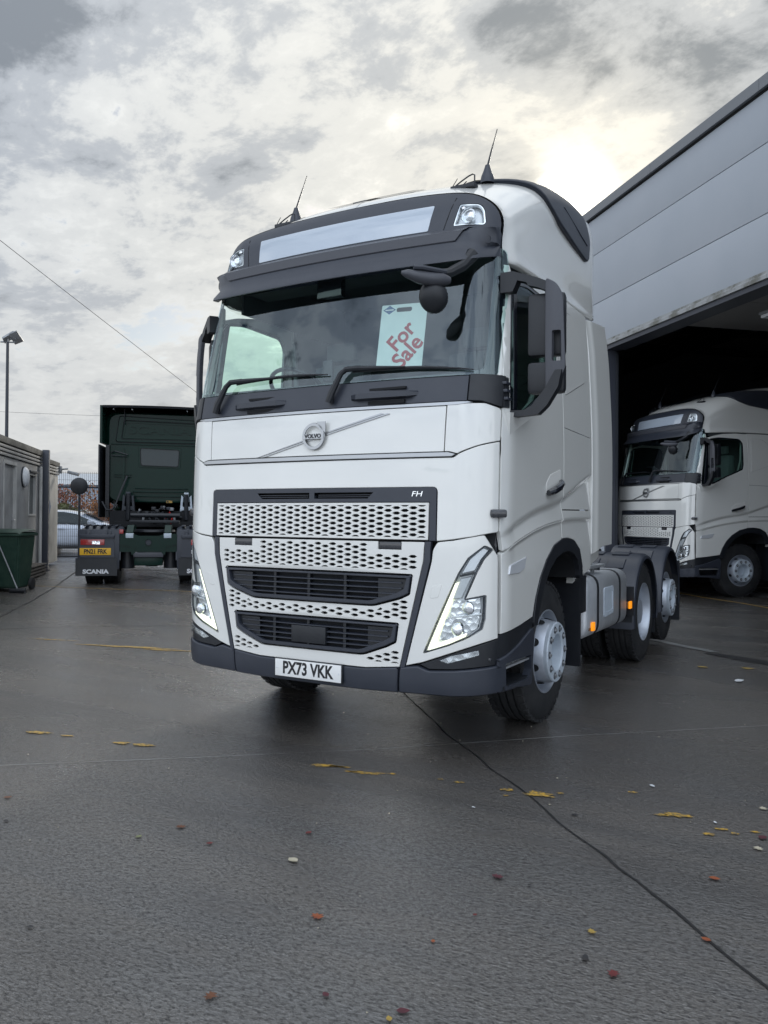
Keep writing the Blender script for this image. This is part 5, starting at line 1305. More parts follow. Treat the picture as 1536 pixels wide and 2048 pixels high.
# ------------------------------------------------------------------ dark green unit seen from behind (local: +x to the right, +y away)
def green_unit():
    z0 = GZ(-8.39, 6.8)
    t = thing('tractor_unit', 'dark green tractor unit seen from behind, amber number plate on its left mudguard', 'lorry', (-8.39, 6.80, z0), YAW)
    g = G(); sec = []
    # cab body: loft of rounded rectangles
    st = [(3.42, 1.12, 1.62, 3.60), (3.50, 1.20, 1.58, 3.66), (4.2, 1.23, 1.50, 3.72), (5.2, 1.23, 1.40, 3.60), (5.55, 1.20, .60, 3.30), (5.70, 1.10, .55, 2.9)]
    K = 28; vs = []; fs = []
    for (y, w, a, b) in st:
        for k in range(K):
            an = 2 * math.pi * (k + .5) / K; ct, sn = math.cos(an), math.sin(an)
            vs.append((math.copysign(abs(ct) ** .22, ct) * w, y, (a + b) / 2 + math.copysign(abs(sn) ** .16, sn) * (b - a) / 2))
    for j in range(len(st) - 1):
        for k in range(K): fs.append((j * K + k, j * K + (k + 1) % K, (j + 1) * K + (k + 1) % K, (j + 1) * K + k))
    fs += [tuple(range(K)), tuple(range((len(st) - 1) * K, len(st) * K))[::-1]]
    cab = g.add(vs, fs).obj('cab', 'green', t, angle=35)
    B = lambda a, b: (a, 3.415, b)
    def pnl(name, poly, m, par, off=.012, th=.02, bev=.006, r=.03, holes=()): return skin(name, rnd(poly, r), lambda a, b: (a, 3.418, b), m, par, th=th, bev=bev, step=.2, off=off, holes=holes)
    pnl('roof_recess', [(-.98, 2.96), (1.02, 2.96), (1.02, 3.48), (-.90, 3.55)], 'green', cab, .028, .03, .014, .06, holes=[rnd([(-.86, 3.02), (.94, 3.02), (.94, 3.42), (-.80, 3.46)], .05)])
    pnl('roof_recess_rim', [(-.84, 3.04), (.92, 3.04), (.92, 3.40), (-.78, 3.44)], 'green', cab, .016, .02, .008, .05, holes=[rnd([(-.80, 3.075), (.88, 3.075), (.88, 3.365), (-.745, 3.40)], .04)])
    pnl('rear_window', [(-.42, 2.44), (.40, 2.42), (.42, 2.80), (-.44, 2.83)], 'carglass', cab, .014, .01, .006, .04)
    pnl('window_frame', [(-.47, 2.39), (.45, 2.37), (.47, 2.85), (-.49, 2.88)], 'green', cab, .010, .01, .006, .05)
    for a, b, c_, d_ in ((-.55, 1.90, .62, 1.93), (-.60, 1.82, .66, 1.85), (-.64, 1.72, .70, 1.75), (-.64, 1.60, .70, 1.66), (-1.0, 2.16, -.62, 2.18), (-1.0, 2.21, -.62, 2.23), (-1.08, 2.90, 1.1, 2.925)):
        g = G(); g.box((a, 3.392, b), (c_, 3.425, d_), bev=.008); g.obj('pressing', 'green', cab)
    for a in (-.80, .84):
        g = G(); g.prism([(a - .02, 2.10), (a + .02, 2.10), (a + .03, 2.7), (a, 2.83), (a - .02, 2.7)], 3.36, 3.42, 'y'); g.obj('rib', 'green', cab, smooth=False)
    for poly in ([(-.98, 2.96), (1.02, 2.96), (1.02, 3.48), (-.90, 3.55)], [(-.86, 3.02), (.94, 3.02), (.94, 3.42), (-.80, 3.46)], [(-.42, 2.44), (.40, 2.42), (.42, 2.80), (-.44, 2.83)]):
        pr_ = rnd(poly, .05); pnl('panel_outline', inset(pr_, -.008), 'dark', cab, .030, .01, 0, 0, holes=[inset(pr_, .004)])  # thin black loops drawn round the roof recess and rear window
    text('embossed_lettering', 'SCANIA', .26, 'green', cab, (-.02, 3.405, 3.24), (1, 0, 0), (0, 0, 1), sx=1.5, ext=.014, bold=.006)
    # black side deflectors and top edge
    for s in (-1, 1):
        g = G(); g.prism([(s * 1.30, 3.0), (s * 1.27, 3.0), (s * 1.19, 4.3), (s * 1.24, 4.3)], 1.25, 2.86, 'z'); g.obj('side_deflector', 'black', t, smooth=False)
        g = G(); g.prism([(s * 1.28, 3.05), (s * 1.23, 3.05), (s * 1.10, 4.4), (s * 1.18, 4.4)], 2.90, 3.74, 'z'); g.obj('roof_side_deflector', 'green', t, smooth=False)
        g = G(); g.tube([(s * .78, 3.30, 3.70), (s * .78, 3.34, 3.36)], .014, 6); g.obj('roof_stay', 'black', t)
        g = G(); g.box((min(s * 1.10, s * 1.18), 3.30, 1.25), (max(s * 1.10, s * 1.18), 3.42, 2.88)); g.obj('rear_pillar', 'black', t, smooth=False)
    g = G(); vs = []; fs = []
    n = 14
    for i in range(n + 1):
        x = -1.22 + 2.44 * i / n; zz = 3.76 - .02 * (abs(x) / 1.2) ** 2 - .0
        vs += [(x, 3.04, zz - .05), (x, 3.02, zz), (x, 3.6, zz + .03), (x, 4.6, zz - .08), (x, 3.42, zz - .12)]
    for i in range(n):
        for q in range(4): fs.append((i * 5 + q, i * 5 + q + 1, i * 5 + 6 + q, i * 5 + 5 + q))
    g.add(vs, fs).obj('roof_spoiler', 'black', t, angle=20)
    for x in (-1.0, -.6, .6, 1.0):
        g = G(); g.box((x - .012, 3.10, 3.66), (x + .012, 3.44, 3.68)); g.obj('spoiler_bracket', 'galv', t, smooth=False)
    # grab rail, hose, struts on the left of the back wall
    g = G(); g.tube([(-1.06, 3.34, 2.70), (-.98, 3.28, 2.74), (-.70, 3.26, 2.66)], .015, 6); g.tube([(-1.06, 3.34, 2.64), (-.72, 3.27, 2.63)], .012, 6); g.obj('air_line_boom', 'black', t)
    g = G(); g.tube([(-.70, 3.20, 2.18), (-.82, 3.10, 1.85), (-.92, 3.02, 1.55), (-1.0, 3.0, 1.42), (-1.12, 3.02, 1.42), (-1.22, 3.08, 1.60)], .022, 8); g.obj('air_hose', 'black', t)
    for x, m in ((-.66, 'steel'), (.60, 'hub')):
        g = G()
        g.prism([(x - .15, 1.28), (x - .10, 1.28), (x - .07, 1.72), (x - .11, 1.76)], 3.05, 3.25, 'y'); g.prism([(x + .15, 1.28), (x + .10, 1.28), (x + .07, 1.72), (x + .11, 1.76)], 3.05, 3.25, 'y'); g.box((x - .13, 3.04, 1.42), (x + .13, 3.26, 1.50)); g.box((x - .05, 3.0, 1.6), (x + .05, 3.3, 1.82), bev=.01)
        g.obj('cab_mount', m, t, smooth=False)
        g = G(); g.tube([(x, 3.0, 1.2), (x, 3.02, 1.78)], .05, 10); g.obj('damper', 'black', t)
    # stickers
    for x, z, w, h, m in ((.21, 1.615, .13, .055, 'paint_y'), (.88, 2.34, .12, .10, 'plate_w'), (.88, 2.08, .13, .10, 'print_w'), (.88, 1.94, .13, .09, 'plate_w')):
        g = G(); g.box((x - w / 2, 3.385, z - h / 2), (x + w / 2, 3.395, z + h / 2)); st_ = g.obj('warning_sticker', m, t, smooth=False)
        g = G(); g.box((x - w * .42, 3.382, z - h * .3), (x - w * .12, 3.386, z + h * .3)); g.obj('sticker_symbol', 'ink' if z > 2.2 or z < 1.7 else 'red', st_, smooth=False)
    # chassis
    for s in (-1, 1):
        g = G(); g.box((min(s * .36, s * .43), .35, .80), (max(s * .36, s * .43), 5.3, 1.06)); g.obj('chassis_rail', 'green', t, smooth=False)
    g = G(); g.box((-.9, 2.4, 1.05), (.9, 3.3, 1.16)); g.box((-1.05, 3.0, .7), (1.05, 5.4, 1.4)); g.obj('underbody', 'dark', t, smooth=False)
    rr = random.Random(3)
    for i in range(26):
        x = rr.uniform(-.5, .45); z = rr.uniform(1.15, 1.45); g = G(); g.box((x, 2.6 + rr.random() * .4, z), (x + rr.uniform(.03, .1), 3.1, z + rr.uniform(.03, .10)), bev=.006)
        g.obj('valve_block', rr.choice(['black', 'steel', 'black', 'galv']), t)
    for i in range(6):
        x = rr.uniform(-.3, .4); g = G(); g.tube([(x, 2.9, 1.2), (x + .1, 2.6, 1.38), (x + rr.uniform(-.1, .2), 2.4, 1.25), (x + .15, 2.2, 1.12)], .014, 6); g.obj('air_pipe', 'red' if i == 2 else 'black', t)
    g = G(); g.tube([(-.50, 1.9, 1.30), (.50, 1.9, 1.30)], .05, 10); g.box((-.50, 1.6, 1.14), (.50, 2.2, 1.20), bev=.01); g.obj('cross_tube', 'black', t)
    g = G(); g.lathe([(1.16, .44), (1.20, .43), (1.20, .06)], 28, 'z', (0, 1.15, 0)); g.obj('fifth_wheel', 'black', t)
    for s in (-1, 1):
        x = s * .345; g = G(); g.prism([(.02, 1.10), (.02, 1.17), (.30, 1.30), (.75, 1.30), (.75, 1.22), (.34, 1.20)], x - .06, x + .06, 'x'); g.obj('slide_ramp', 'green', t, smooth=False)
        g = G(); g.box((x - .07, -.01, 1.06), (x + .07, .12, 1.15), bev=.01); g.obj('ramp_foot', 'hub', t)
    g = G(); g.prism([(-.60, 1.14), (-.30, 1.14), (-.18, 1.10), (.18, 1.10), (.30, 1.14), (.60, 1.14), (.60, .86), (.50, .80), (-.50, .80), (-.60, .86)], .0, .10, 'y'); xm = g.obj('cross_member', 'green', t, smooth=False)
    for s in (-1, 1):
        g = G(); g.prism([(s * .52, .98), (s * .32, .98), (s * .24, .90), (s * .24, .78), (s * .30, .74), (s * .33, .90), (s * .52, .94)], -.02, .0, 'y'); g.obj('stay_plate', 'green', xm, smooth=False)
        g = G(); g.tube([(s * .40, .3, .48), (s * .40, .3, .80)], .14, 14); g.obj('air_bag', 'black', t)
    g = G(); g.box((-.27, -.02, .70), (.27, .08, .79), bev=.01); g.obj('towing_beam', 'slate_l', t)
    g = G(); g.box((-.26, .02, .54), (.26, .2, .70), bev=.02); g.obj('lower_beam', 'green', t)
    g = G(); g.lathe([(-.3, .02), (-.25, .14), (-.1, .24), (.1, .24), (.25, .14), (.3, .02)], 20, 'x', (0, .95, .52)); g.obj('differential', 'black', t)
    g = G(); g.lathe([(-.02, .055), (0, .05), (.0, .0001)], 24, 'y', (0, -.003, .98)); g.obj('round_mark', 'steel', xm)
    g = G(); g.tube([(-.60, .05, 1.16), (-.50, .0, 1.18)], .025, 8); g.box((-.53, -.03, 1.14), (-.45, .04, 1.22), bev=.01); g.obj('air_coupling', 'red', t)
    for s in (-1, 1):
        # mudguard with rear panel
        g = G(); yc, zc, ra = .62, .52, .72; n = 14; vs = []; fs = []
        for i in range(n + 1):
            a = math.radians(8 + 165 * i / n); yy = yc - math.cos(a) * ra * .92; zz = zc + math.sin(a) * ra * .98 + .0
            yy = max(-.02, yy)
            vs += [(s * .50, yy, zz - .03), (s * .50, yy, zz + .02), (s * .56, yy, zz + .05), (s * 1.20, yy, zz + .05), (s * 1.255, yy, zz + .01), (s * 1.26, yy, zz - .05)]
        for i in range(n):
            for q in range(5): fs.append((i * 6 + q, i * 6 + q + 1, i * 6 + 7 + q, i * 6 + 6 + q))
        mg = g.add(vs, fs).obj('mudguard', 'slate', t, angle=40)
        for k in range(5):
            x = s * (.62 + k * .14); rb = G(); rb.box((x - .03, .30, 1.27), (x + .03, .95, 1.30), bev=.006); rb.obj('mudguard_rib', 'slate', mg)
        for x in (.70, 1.08):
            rb = G(); rb.box((s * x - .045, -.035, 1.10), (s * x + .045, .0, 1.22), bev=.006); rb.box((s * x - .025, -.05, 1.06), (s * x + .025, -.01, 1.16), bev=.006); rb.obj('latch', 'slate', mg)
        g = G(); g.box((min(s * .52, s * 1.25), -.03, .48), (max(s * .52, s * 1.25), .0, 1.22), bev=.01); g.obj('mudguard_back', 'slate', mg)
        g = G(); g.prism([(s * .60, .70), (s * 1.21, .70), (s * 1.22, 1.10), (s * .62, 1.10)], -.07, -.03, 'y'); tp = g.obj('lamp_panel', 'slate', t, smooth=False)
        g = G(); g.box((min(s * .60, s * 1.22), -.10, 1.06), (max(s * .60, s * 1.22), -.06, 1.13), bev=.01); g.obj('lamp_hood', 'slate', tp)
        lx0, lx1 = (-1.20, -.78) if s < 0 else (.78, 1.20)
        g = G(); g.box((lx0, -.088, .93), (lx1, -.06, 1.035), bev=.006); lp = g.obj('rear_lamp', 'red', tp)
        g = G(); g.box((lx0 + (.20 if s < 0 else .06), -.091, .945), (lx0 + (.34 if s < 0 else .20), -.088, 1.005)); g.obj('reversing_lens', 'facet', lp, smooth=False)
        g = G(); g.box((min(s * .555, s * 1.29), -.055, .36), (max(s * .555, s * 1.29), -.035, .69)); fl = g.obj('mudflap', 'black', t, smooth=False)
        text('flap_lettering', 'SCANIA', .105, 'print_w', fl, (s * .935, -.058, .435), (1, 0, 0), (0, 0, 1), sx=1.22, ext=.001, bold=.005)
        if s < 0:
            g = G(); g.box((-1.215, -.082, .745), (-.665, -.070, .875), bev=.003); yp = g.obj('number_plate', 'plate_y', t)
            text('characters', 'PN21 FRK', .115, 'ink', yp, (-.94, -.0835, .808), (1, 0, 0), (0, 0, 1), sx=.82, ext=.0008, bold=.0042)
        else: text('flap_lettering', 'SCANIA', .09, 'print_w', tp, (.98, -.074, .80), (1, 0, 0), (0, 0, 1), sx=1.22, ext=.001, bold=.004)
        for xx in (1.02, .70):
            w = wheel(t, 0, 0, 0, 1, 'none', rad=.50); w.matrix_basis = Matrix.Translation((s * xx + .145, .62, .50))
        w = wheel(t, 0, 0, 0, 1, 'none', rad=.50); w.matrix_basis = Matrix.Translation((s * 1.02 + .145, 4.35, .50))
    g = G(); g.tube([(-1.32, 4.6, 1.55), (-1.40, 4.7, 1.55)], .02, 6); g.box((-1.42, 4.55, 1.42), (-1.30, 4.7, 1.80), bev=.04); g.obj('door_mirror', 'black', t)
green_unit()
for o_ in list(bpy.data.objects):
    if o_.parent and o_.parent.type == 'EMPTY' and o_.parent.get('label', '').startswith('dark green tractor') and o_.name.split('.')[0] in ('mudguard', 'lamp_panel', 'mudflap', 'number_plate', 'cross_member', 'towing_beam', 'lower_beam', 'slide_ramp', 'ramp_foot', 'air_coupling', 'air_bag', 'fifth_wheel', 'chassis_rail'):
        o_.location.z -= .19

# ------------------------------------------------------------------ site cabins on the left
def cabins():
    P0 = Vector((-12.57, 7.63, 0)); zb = .22
    t = thing('site_cabin', 'grey portable office cabin with door, window and round bulkhead lamp, left edge', 'cabin', (P0.x, P0.y, zb), YAW)
    for i in range(8):
        y0 = -.02 - (i + 1) * 1.2 + .0; y1 = y0 + 1.195
        segs = [(y0, y1)]
        for a, b in ((-3.36, -2.40), (-1.30, -.58)):
            ns = []
            for (p, q) in segs:
                if b <= p or a >= q: ns.append((p, q)); continue
                if p < a: ns.append((p, a))
                if q > b: ns.append((b, q))
            segs = ns
        for p, q in segs:
            if q - p > .02: g = G(); g.box((-.06, p + .003, .10), (0, q - .003, 2.30), bev=.003); g.obj('wall_panel', 'cabin', t)
    for a, b, z0, z1 in ((-1.30, -.58, .10, 1.22), (-1.30, -.58, 2.10, 2.30), (-3.36, -2.40, 2.22, 2.30)):
        g = G(); g.box((-.06, a + .002, z0), (-.001, b - .002, z1)); g.obj('wall_panel', 'cabin', t, smooth=False)
    g = G(); g.box((-2.6, -9.6, .05), (-.10, -.02, 2.5)); g.obj('cabin_box', 'cabin', t, smooth=False)
    for k in range(3):
        g = G(); g.box((-.05, -9.6, 2.315 + k * .075), (.035, -.03, 2.365 + k * .075), bev=.012); g.obj('eaves_rib', 'cabin', t)
    g = G(); g.box((-2.65, -9.6, 2.54), (.05, -.02, 2.66), bev=.01); g.obj('roof_edge', 'felt', t)
    # door
    g = G(); g.box((-.09, -3.33, .12), (-.045, -2.44, 2.18), bev=.004); dr = g.obj('door', 'cabin', t)
    g = G(); g.box((-.07, -3.40, .10), (.012, -3.33, 2.25)); g.box((-.07, -2.44, .10), (.012, -2.37, 2.25)); g.box((-.07, -3.33, 2.18), (.012, -2.44, 2.25)); g.obj('door_frame', 'cabin_l', dr, smooth=False)
    g = G(); g.box((-.046, -2.56, 1.0), (-.035, -2.52, 1.22)); g.tube([(-.03, -2.54, 1.14), (.02, -2.54, 1.14), (.02, -2.66, 1.14)], .010, 6); g.obj('handle', 'chrome', dr)
    # window
    g = G(); g.box((-.08, -1.26, 1.26), (-.045, -.62, 2.07)); wn = g.obj('window', 'carglass', t, smooth=False)
    g = G()
    for a, b, z0, z1 in ((-1.30, -.58, 1.22, 1.26), (-1.30, -.58, 2.07, 2.11), (-1.30, -1.26, 1.26, 2.07), (-.62, -.58, 1.26, 2.07)): g.box((-.06, a, z0), (.015, b, z1))
    g.obj('window_frame', 'cabin_l', wn, smooth=False)
    g = G(); g.box((-.02, -1.32, 2.13), (.06, -.56, 2.16)); g.obj('drip_rail', 'steel', wn, smooth=False)
    g = G(); g.tube([(.05, -.30, .12), (.05, -.30, 2.3)], .035, 8); g.obj('downpipe', 'cabin_l', t)
    l = thing('bulkhead_lamp', 'pale oval bulkhead lamp on the cabin wall between door and window', 'lamp', tuple(Matrix.Translation((P0.x, P0.y, zb)) @ Matrix.Rotation(YAW, 4, 'Z') @ Vector((.0, -1.78, 2.0))), YAW)
    g = G(); g.lathe([(.0, .20), (.05, .20), (.09, .16), (.11, .08), (.115, .0001)], 24, 'x'); g.v = [(a, b, c_ * 1.0) for a, b, c_ in g.v]; g.obj('diffuser', 'print_w', l)
    g = G(); g.lathe([(-.002, .21), (.03, .21), (.03, .20)], 24, 'x'); g.obj('base', 'steel', l)
    p = thing('steel_post', 'dark square steel post standing at the corner of the grey cabin', 'post', tuple(P0 + YX * .10) [:2] + (GZ(P0.x, P0.y),), YAW)
    g = G(); g.box((-.07, -.07, 0), (.07, .07, 2.68), bev=.006); g.obj('shaft', 'frame', p); g = G(); g.box((-.12, -.12, 0), (.12, .12, .015)); g.obj('base_plate', 'steel', p, smooth=False)
    # second, paler cabin beyond the post
    t2 = thing('site_cabin', 'paler site cabin beyond the steel post with a blue and yellow diamond emblem', 'cabin', (P0.x, P0.y, zb + .02), YAW)
    for a, b in ((.10, 1.18), (1.18, 2.28)):
        g = G(); g.box((-.10, a + .003, .08), (-.04, b - .003, 2.20), bev=.003); g.obj('wall_panel', 'cabin_l', t2)
    g = G(); g.box((-2.6, .08, .05), (-.105, 2.28, 2.4)); g.obj('cabin_box', 'cabin_l', t2, smooth=False)
    for k in range(3):
        g = G(); g.box((-.10, .08, 2.215 + k * .07), (-.01, 2.30, 2.262 + k * .07), bev=.012); g.obj('eaves_rib', 'cabin_l', t2)
    g = G(); g.box((-2.6, .06, 2.425), (.0, 2.32, 2.53), bev=.01); g.obj('roof_edge', 'felt', t2)
    # emblem: diamond with blue top, yellow middle, white foot
    cy, cz = .95, 1.40; hw, hh = .43, .50
    def D_(a, b, x=-.036): return (x, cy + a * hw, cz + b * hh)
    g = G(); g.add([D_(0, 1), D_(-.96, .04), D_(.96, .04)], [(0, 1, 2)]); g.add([D_(-.96, .04), D_(-.6, -.35), D_(.6, -.35), D_(.96, .04)], [(0, 1, 2, 3)]); g.obj('emblem_blue', 'blue_ink', t2, smooth=False)
    g = G(); g.add([D_(-.6, -.35), D_(0, -1), D_(.6, -.35)], [(0, 1, 2)]); g.obj('emblem_white', 'print_w', t2, smooth=False)
    g = G(); n = 20; g.add([D_(.50 * math.cos(2 * math.pi * i / n), .05 + .42 * math.sin(2 * math.pi * i / n), -.034) for i in range(n)], [tuple(range(n))]); g.obj('emblem_disc', 'print_w', t2, smooth=False)
    g = G(); g.box((-.033, cy - .10, cz - .24), (-.032, cy + .08, cz + .20)); g.obj('emblem_yellow', 'yellow_ink', t2, smooth=False)
    f = thing('floodlight', 'grey floodlight on a short arm at the far corner of the pale cabin', 'floodlight', tuple(Matrix.Translation((P0.x, P0.y, zb)) @ Matrix.Rotation(YAW, 4, 'Z') @ Vector((-.02, 2.25, 2.38))), YAW)
    g = G(); g.box((0, -.05, -.10), (.08, .05, .08), bev=.01); g.tube([(.04, 0, 0), (.22, 0, .02)], .02, 8); g.obj('bracket', 'galv', f)
    g = G(); g.box((.22, -.07, -.045), (.50, .07, .035), bev=.015); g.xf(Matrix.Rotation(math.radians(14), 4, 'Y')); g.obj('lamp_head', 'galv', f)
    # step block under the door
    s_ = thing('timber_step', 'low weathered timber step of stacked boards in front of the grey cabin', 'step', (P0.x, P0.y, .14), YAW)
    o0 = Vector((.0, -2.75, 0))
    for k in range(4):
        g = G(); g.box((.02, -2.75, .012 + k * .065), (.29, -.85, .052 + k * .065), bev=.004); g.obj('board', 'wood', s_)
    for k in range(3):
        g = G(); g.box((.012 + k * .095, -2.78, .272), (.10 + k * .095, -.82, .298), bev=.003); g.obj('tread_board', 'wood', s_)
    for y in (-2.7, -1.8, -.95):
        g = G(); g.box((.05, y, 0), (.26, y + .07, .27)); g.obj('bearer', 'wood', s_, smooth=False)
cabins()

# wheelie bin and broom
def wheelie():
    b0 = cw(-6.50, 14.2); z = GZ(b0.x, b0.y)
    t = thing('wheelie_bin', 'dark green two-wheeled bin with a closed lid in front of the grey cabin', 'bin', (b0.x, b0.y, z), YAW - math.radians(12))
    g = G(); bm = bmesh.new(); bmesh.ops.create_cube(bm, size=1)
    for v in bm.verts:
        up = v.co.z > 0; v.co = Vector((v.co.x * (.58 if up else .46), v.co.y * (.66 if up else .50), .05 if not up else .98))
    bmesh.ops.bevel(bm, geom=bm.edges[:], offset=.035, segments=3, affect='EDGES'); bm.verts.ensure_lookup_table()
    g.add([v.co.copy() for v in bm.verts], [[v.index for v in f.verts] for f in bm.faces]); bm.free(); g.obj('body', 'bin', t)
    g = G(); g.box((-.315, -.36, .95), (.315, .36, 1.00), bev=.015); g.obj('rim', 'bin', t)
    g = G(); vs = []; fs = []
    for i, (y, zz) in enumerate(((-.37, 1.01), (-.30, 1.045), (0, 1.075), (.28, 1.07), (.40, 1.03))):
        vs += [(-.31, y, zz - .03), (-.26, y, zz), (.26, y, zz), (.31, y, zz - .03)]
    for i in range(4):
        for q in range(3): fs.append((i * 4 + q, i * 4 + q + 1, i * 4 + 5 + q, i * 4 + 4 + q))
    g.add(vs, fs); g.obj('lid', 'bin', t, angle=40)
    g = G(); g.tube([(-.25, .42, 1.0), (.25, .42, 1.0)], .018, 8); g.tube([(-.25, .42, 1.0), (-.25, .33, .98)], .018, 8); g.tube([(.25, .42, 1.0), (.25, .33, .98)], .018, 8); g.obj('handle', 'bin', t)
    for s in (-1, 1):
        g = G(); g.lathe([(-.03, .0001), (-.03, .08), (-.025, .10), (.025, .10), (.03, .08), (.03, .0001)], 24, 'x', (s * .27, -.20 + .42, .10)); g.obj('wheel', 'rubber', t)
    q = cw(-6.20, 13.8); z = GZ(q.x, q.y)
    t = thing('broom', 'thin-handled broom leaning against the green wheelie bin', 'broom', (q.x, q.y, z))
    tip = cw(-6.62, 13.85, 0) - Vector((q.x, q.y, 0)) + Vector((0, 0, .98))
    g = G(); g.tube([(0, 0, .06), tuple(tip)], .012, 6); g.obj('handle', 'galv', t)
    g = G(); g.box((-.13, -.03, .03), (.13, .03, .08), bev=.008); g.xf(Matrix.Rotation(YAW, 4, 'Z')); g.obj('head', 'black', t)
    g = G()
    for i in range(26):
        x = -.12 + .24 * i / 25; g.tube([(x, 0, .04), (x * 1.1, .01 * math.sin(i), -.0)], .006, 4)
    g.xf(Matrix.Rotation(YAW, 4, 'Z')); o = g.obj('bristles', 'black', t); o['kind'] = 'stuff'
wheelie()

# ------------------------------------------------------------------ fence, sign, car, hedge, shed
def fence():
    p0 = Vector((-15.3, 10.55, 0)); 
    t = thing('mesh_fence', 'dark welded mesh security fence with posts between yard and car park', 'fence', (p0.x, p0.y, .22), YAW)
    L0, L1 = -4.0, 9.0; H = 2.42
    n = 0; x = L0
    while x <= L1 + .01:
        g = G(); g.box((x - .03, .01, 0), (x + .03, .07, H + .05)); g.obj('post', 'steel', t, smooth=False); x += 2.6
    x = L0
    while x < L1 - .1:
        g = G(); k = int(2.54 / .05)
        for i in range(k + 1):
            a = x + .03 + i * .05; g.box((a - .0035, -.004, .06), (a + .0035, .004, H))
        o = g.obj('upright_wires', 'steel', t, smooth=False); o['kind'] = 'stuff'
        g = G()
        for i in range(13): g.box((x + .03, -.010, .10 + i * .19), (x + 2.57, -.003, .107 + i * .19))
        o = g.obj('cross_wires', 'steel', t, smooth=False); o['kind'] = 'stuff'
        for z in (.12, 2.0):
            g = G(); g.box((x + .03, .005, z - .02), (x + 2.57, .03, z + .02)); g.obj('rail', 'steel', t, smooth=False)
        x += 2.6
    c = cw(-8.14, 21.7, 0); 
    s = thing('round_sign', 'black round sign disc on a post, left of the dark green tractor unit', 'sign', (c.x, c.y, GZ(c.x, c.y)), YAW)
    g = G(); g.lathe([(-.012, .0001), (-.012, .215), (-.006, .225), (.006, .225), (.012, .21), (.012, .0001)], 36, 'y', (0, 0, 2.0)); g.obj('disc', 'gloss' if False else 'black', s)
    g = G(); g.tube([(.0, .04, 0), (.0, .04, 2.0)], .03, 8); g.obj('post', 'steel', s)
fence()
def parked_car():
    c = cw(-9.95, 25.6); z = GZ(c.x, c.y)
    t = thing('parked_car', 'silver-blue hatchback parked side-on behind the mesh fence', 'car', (c.x, c.y, z), YAW)
    # stations along x (nose at +x): x, half width, sill z, belt z, roof z, roof half width
    st = [(-2.12, .70, .45, .80, .86, .60), (-2.02, .80, .32, .92, 1.02, .62), (-1.7, .87, .25, .96, 1.28, .60), (-1.1, .89, .22, .95, 1.42, .60), (-.3, .90, .22, .93, 1.46, .60), (.35, .90, .22, .92, 1.42, .60), (.85, .89, .22, .91, 1.22, .62), (1.25, .88, .22, .92, .97, .66), (1.7, .85, .25, .84, .86, .62), (2.0, .76, .30, .68, .72, .55), (2.14, .58, .36, .58, .62, .40)]
    vs = []; fs = []; K = 10
    for x, w, a, b, r, rw in st:
        for s in (1, -1):
            L = [(w * .86, a), (w, a + .12), (w * 1.0, (a + b) / 2), (w * .965, b), (rw + (w * .95 - rw) * .12, r - .05 * (r - b)), ]
            if s < 0: L = L[::-1]
            for yy, zz in L: vs.append((x, s * yy, zz))
    for j in range(len(st) - 1):
        for k in range(K): fs.append((j * K + k, j * K + (k + 1) % K, (j + 1) * K + (k + 1) % K, (j + 1) * K + k))
    fs += [tuple(range(K)), tuple(range((len(st) - 1) * K, len(st) * K))[::-1]]
    g = G(); bd = g.add(vs, fs).obj('body', 'car', t, angle=60); md = bd.modifiers.new('smooth', 'SUBSURF'); md.levels = 1; md.render_levels = 2
    for s in (-1, 1):
        for nm, P in (('side_window', [(-1.75, 1.0), (-.36, .97), (-.38, 1.31), (-1.15, 1.29), (-1.55, 1.17)]), ('side_window', [(-.30, .97), (.98, .955), (.76, 1.08), (.36, 1.26), (-.02, 1.32), (-.32, 1.32)])):
            skin(nm, rnd(P, .04), lambda a, b, s=s: (a, s * (.90 - (b - .93) * .52 - .0), b), 'carglass', t, th=.02, bev=.003, step=.2, off=.012, flip=s > 0)
        g = G(); g.box((.72, min(s * .86, s * 1.0), .95), (.92, max(s * .86, s * 1.0), 1.07), bev=.035); g.obj('door_mirror', 'car', t)
        for x in (-1.28, -.05):
            g = G(); g.box((x - .10, min(s * .895, s * .93), .80), (x + .10, max(s * .895, s * .93), .83), bev=.01); g.obj('door_handle', 'car', t)
        g = G(); g.box((-.345, min(s * .88, s * .905), .30), (-.335, max(s * .88, s * .905), .93)); g.obj('door_seam', 'dark', t, smooth=False)
        g = G(); g.box((-.95, min(s * .87, s * .91), .20), (.95, max(s * .87, s * .91), .27), bev=.01); g.obj('sill', 'black', t)
        for x in (-1.32, 1.32):
            g = G(); g.lathe([(-.11, .22), (-.11, .29), (-.09, .315), (.09, .315), (.11, .29), (.11, .22)], 32, 'y', (x, s * .80, .315)); wl = g.obj('wheel', 'rubber', t)
            g = G(); g.lathe([(s * .06, .22), (s * .09, .20), (s * .07, .06), (s * .09, .0001)], 10, 'y', (x, s * .80, .315)); g.obj('rim', 'wheel', wl)
    skin('windscreen', rnd([(-.62, .12), (.62, .12), (.55, .88), (-.55, .88)], .04), lambda a, b: (1.22 - b * .80, a, .98 + b * .46), 'carglass', t, th=.01, bev=.002, step=.3, off=.02)
parked_car()
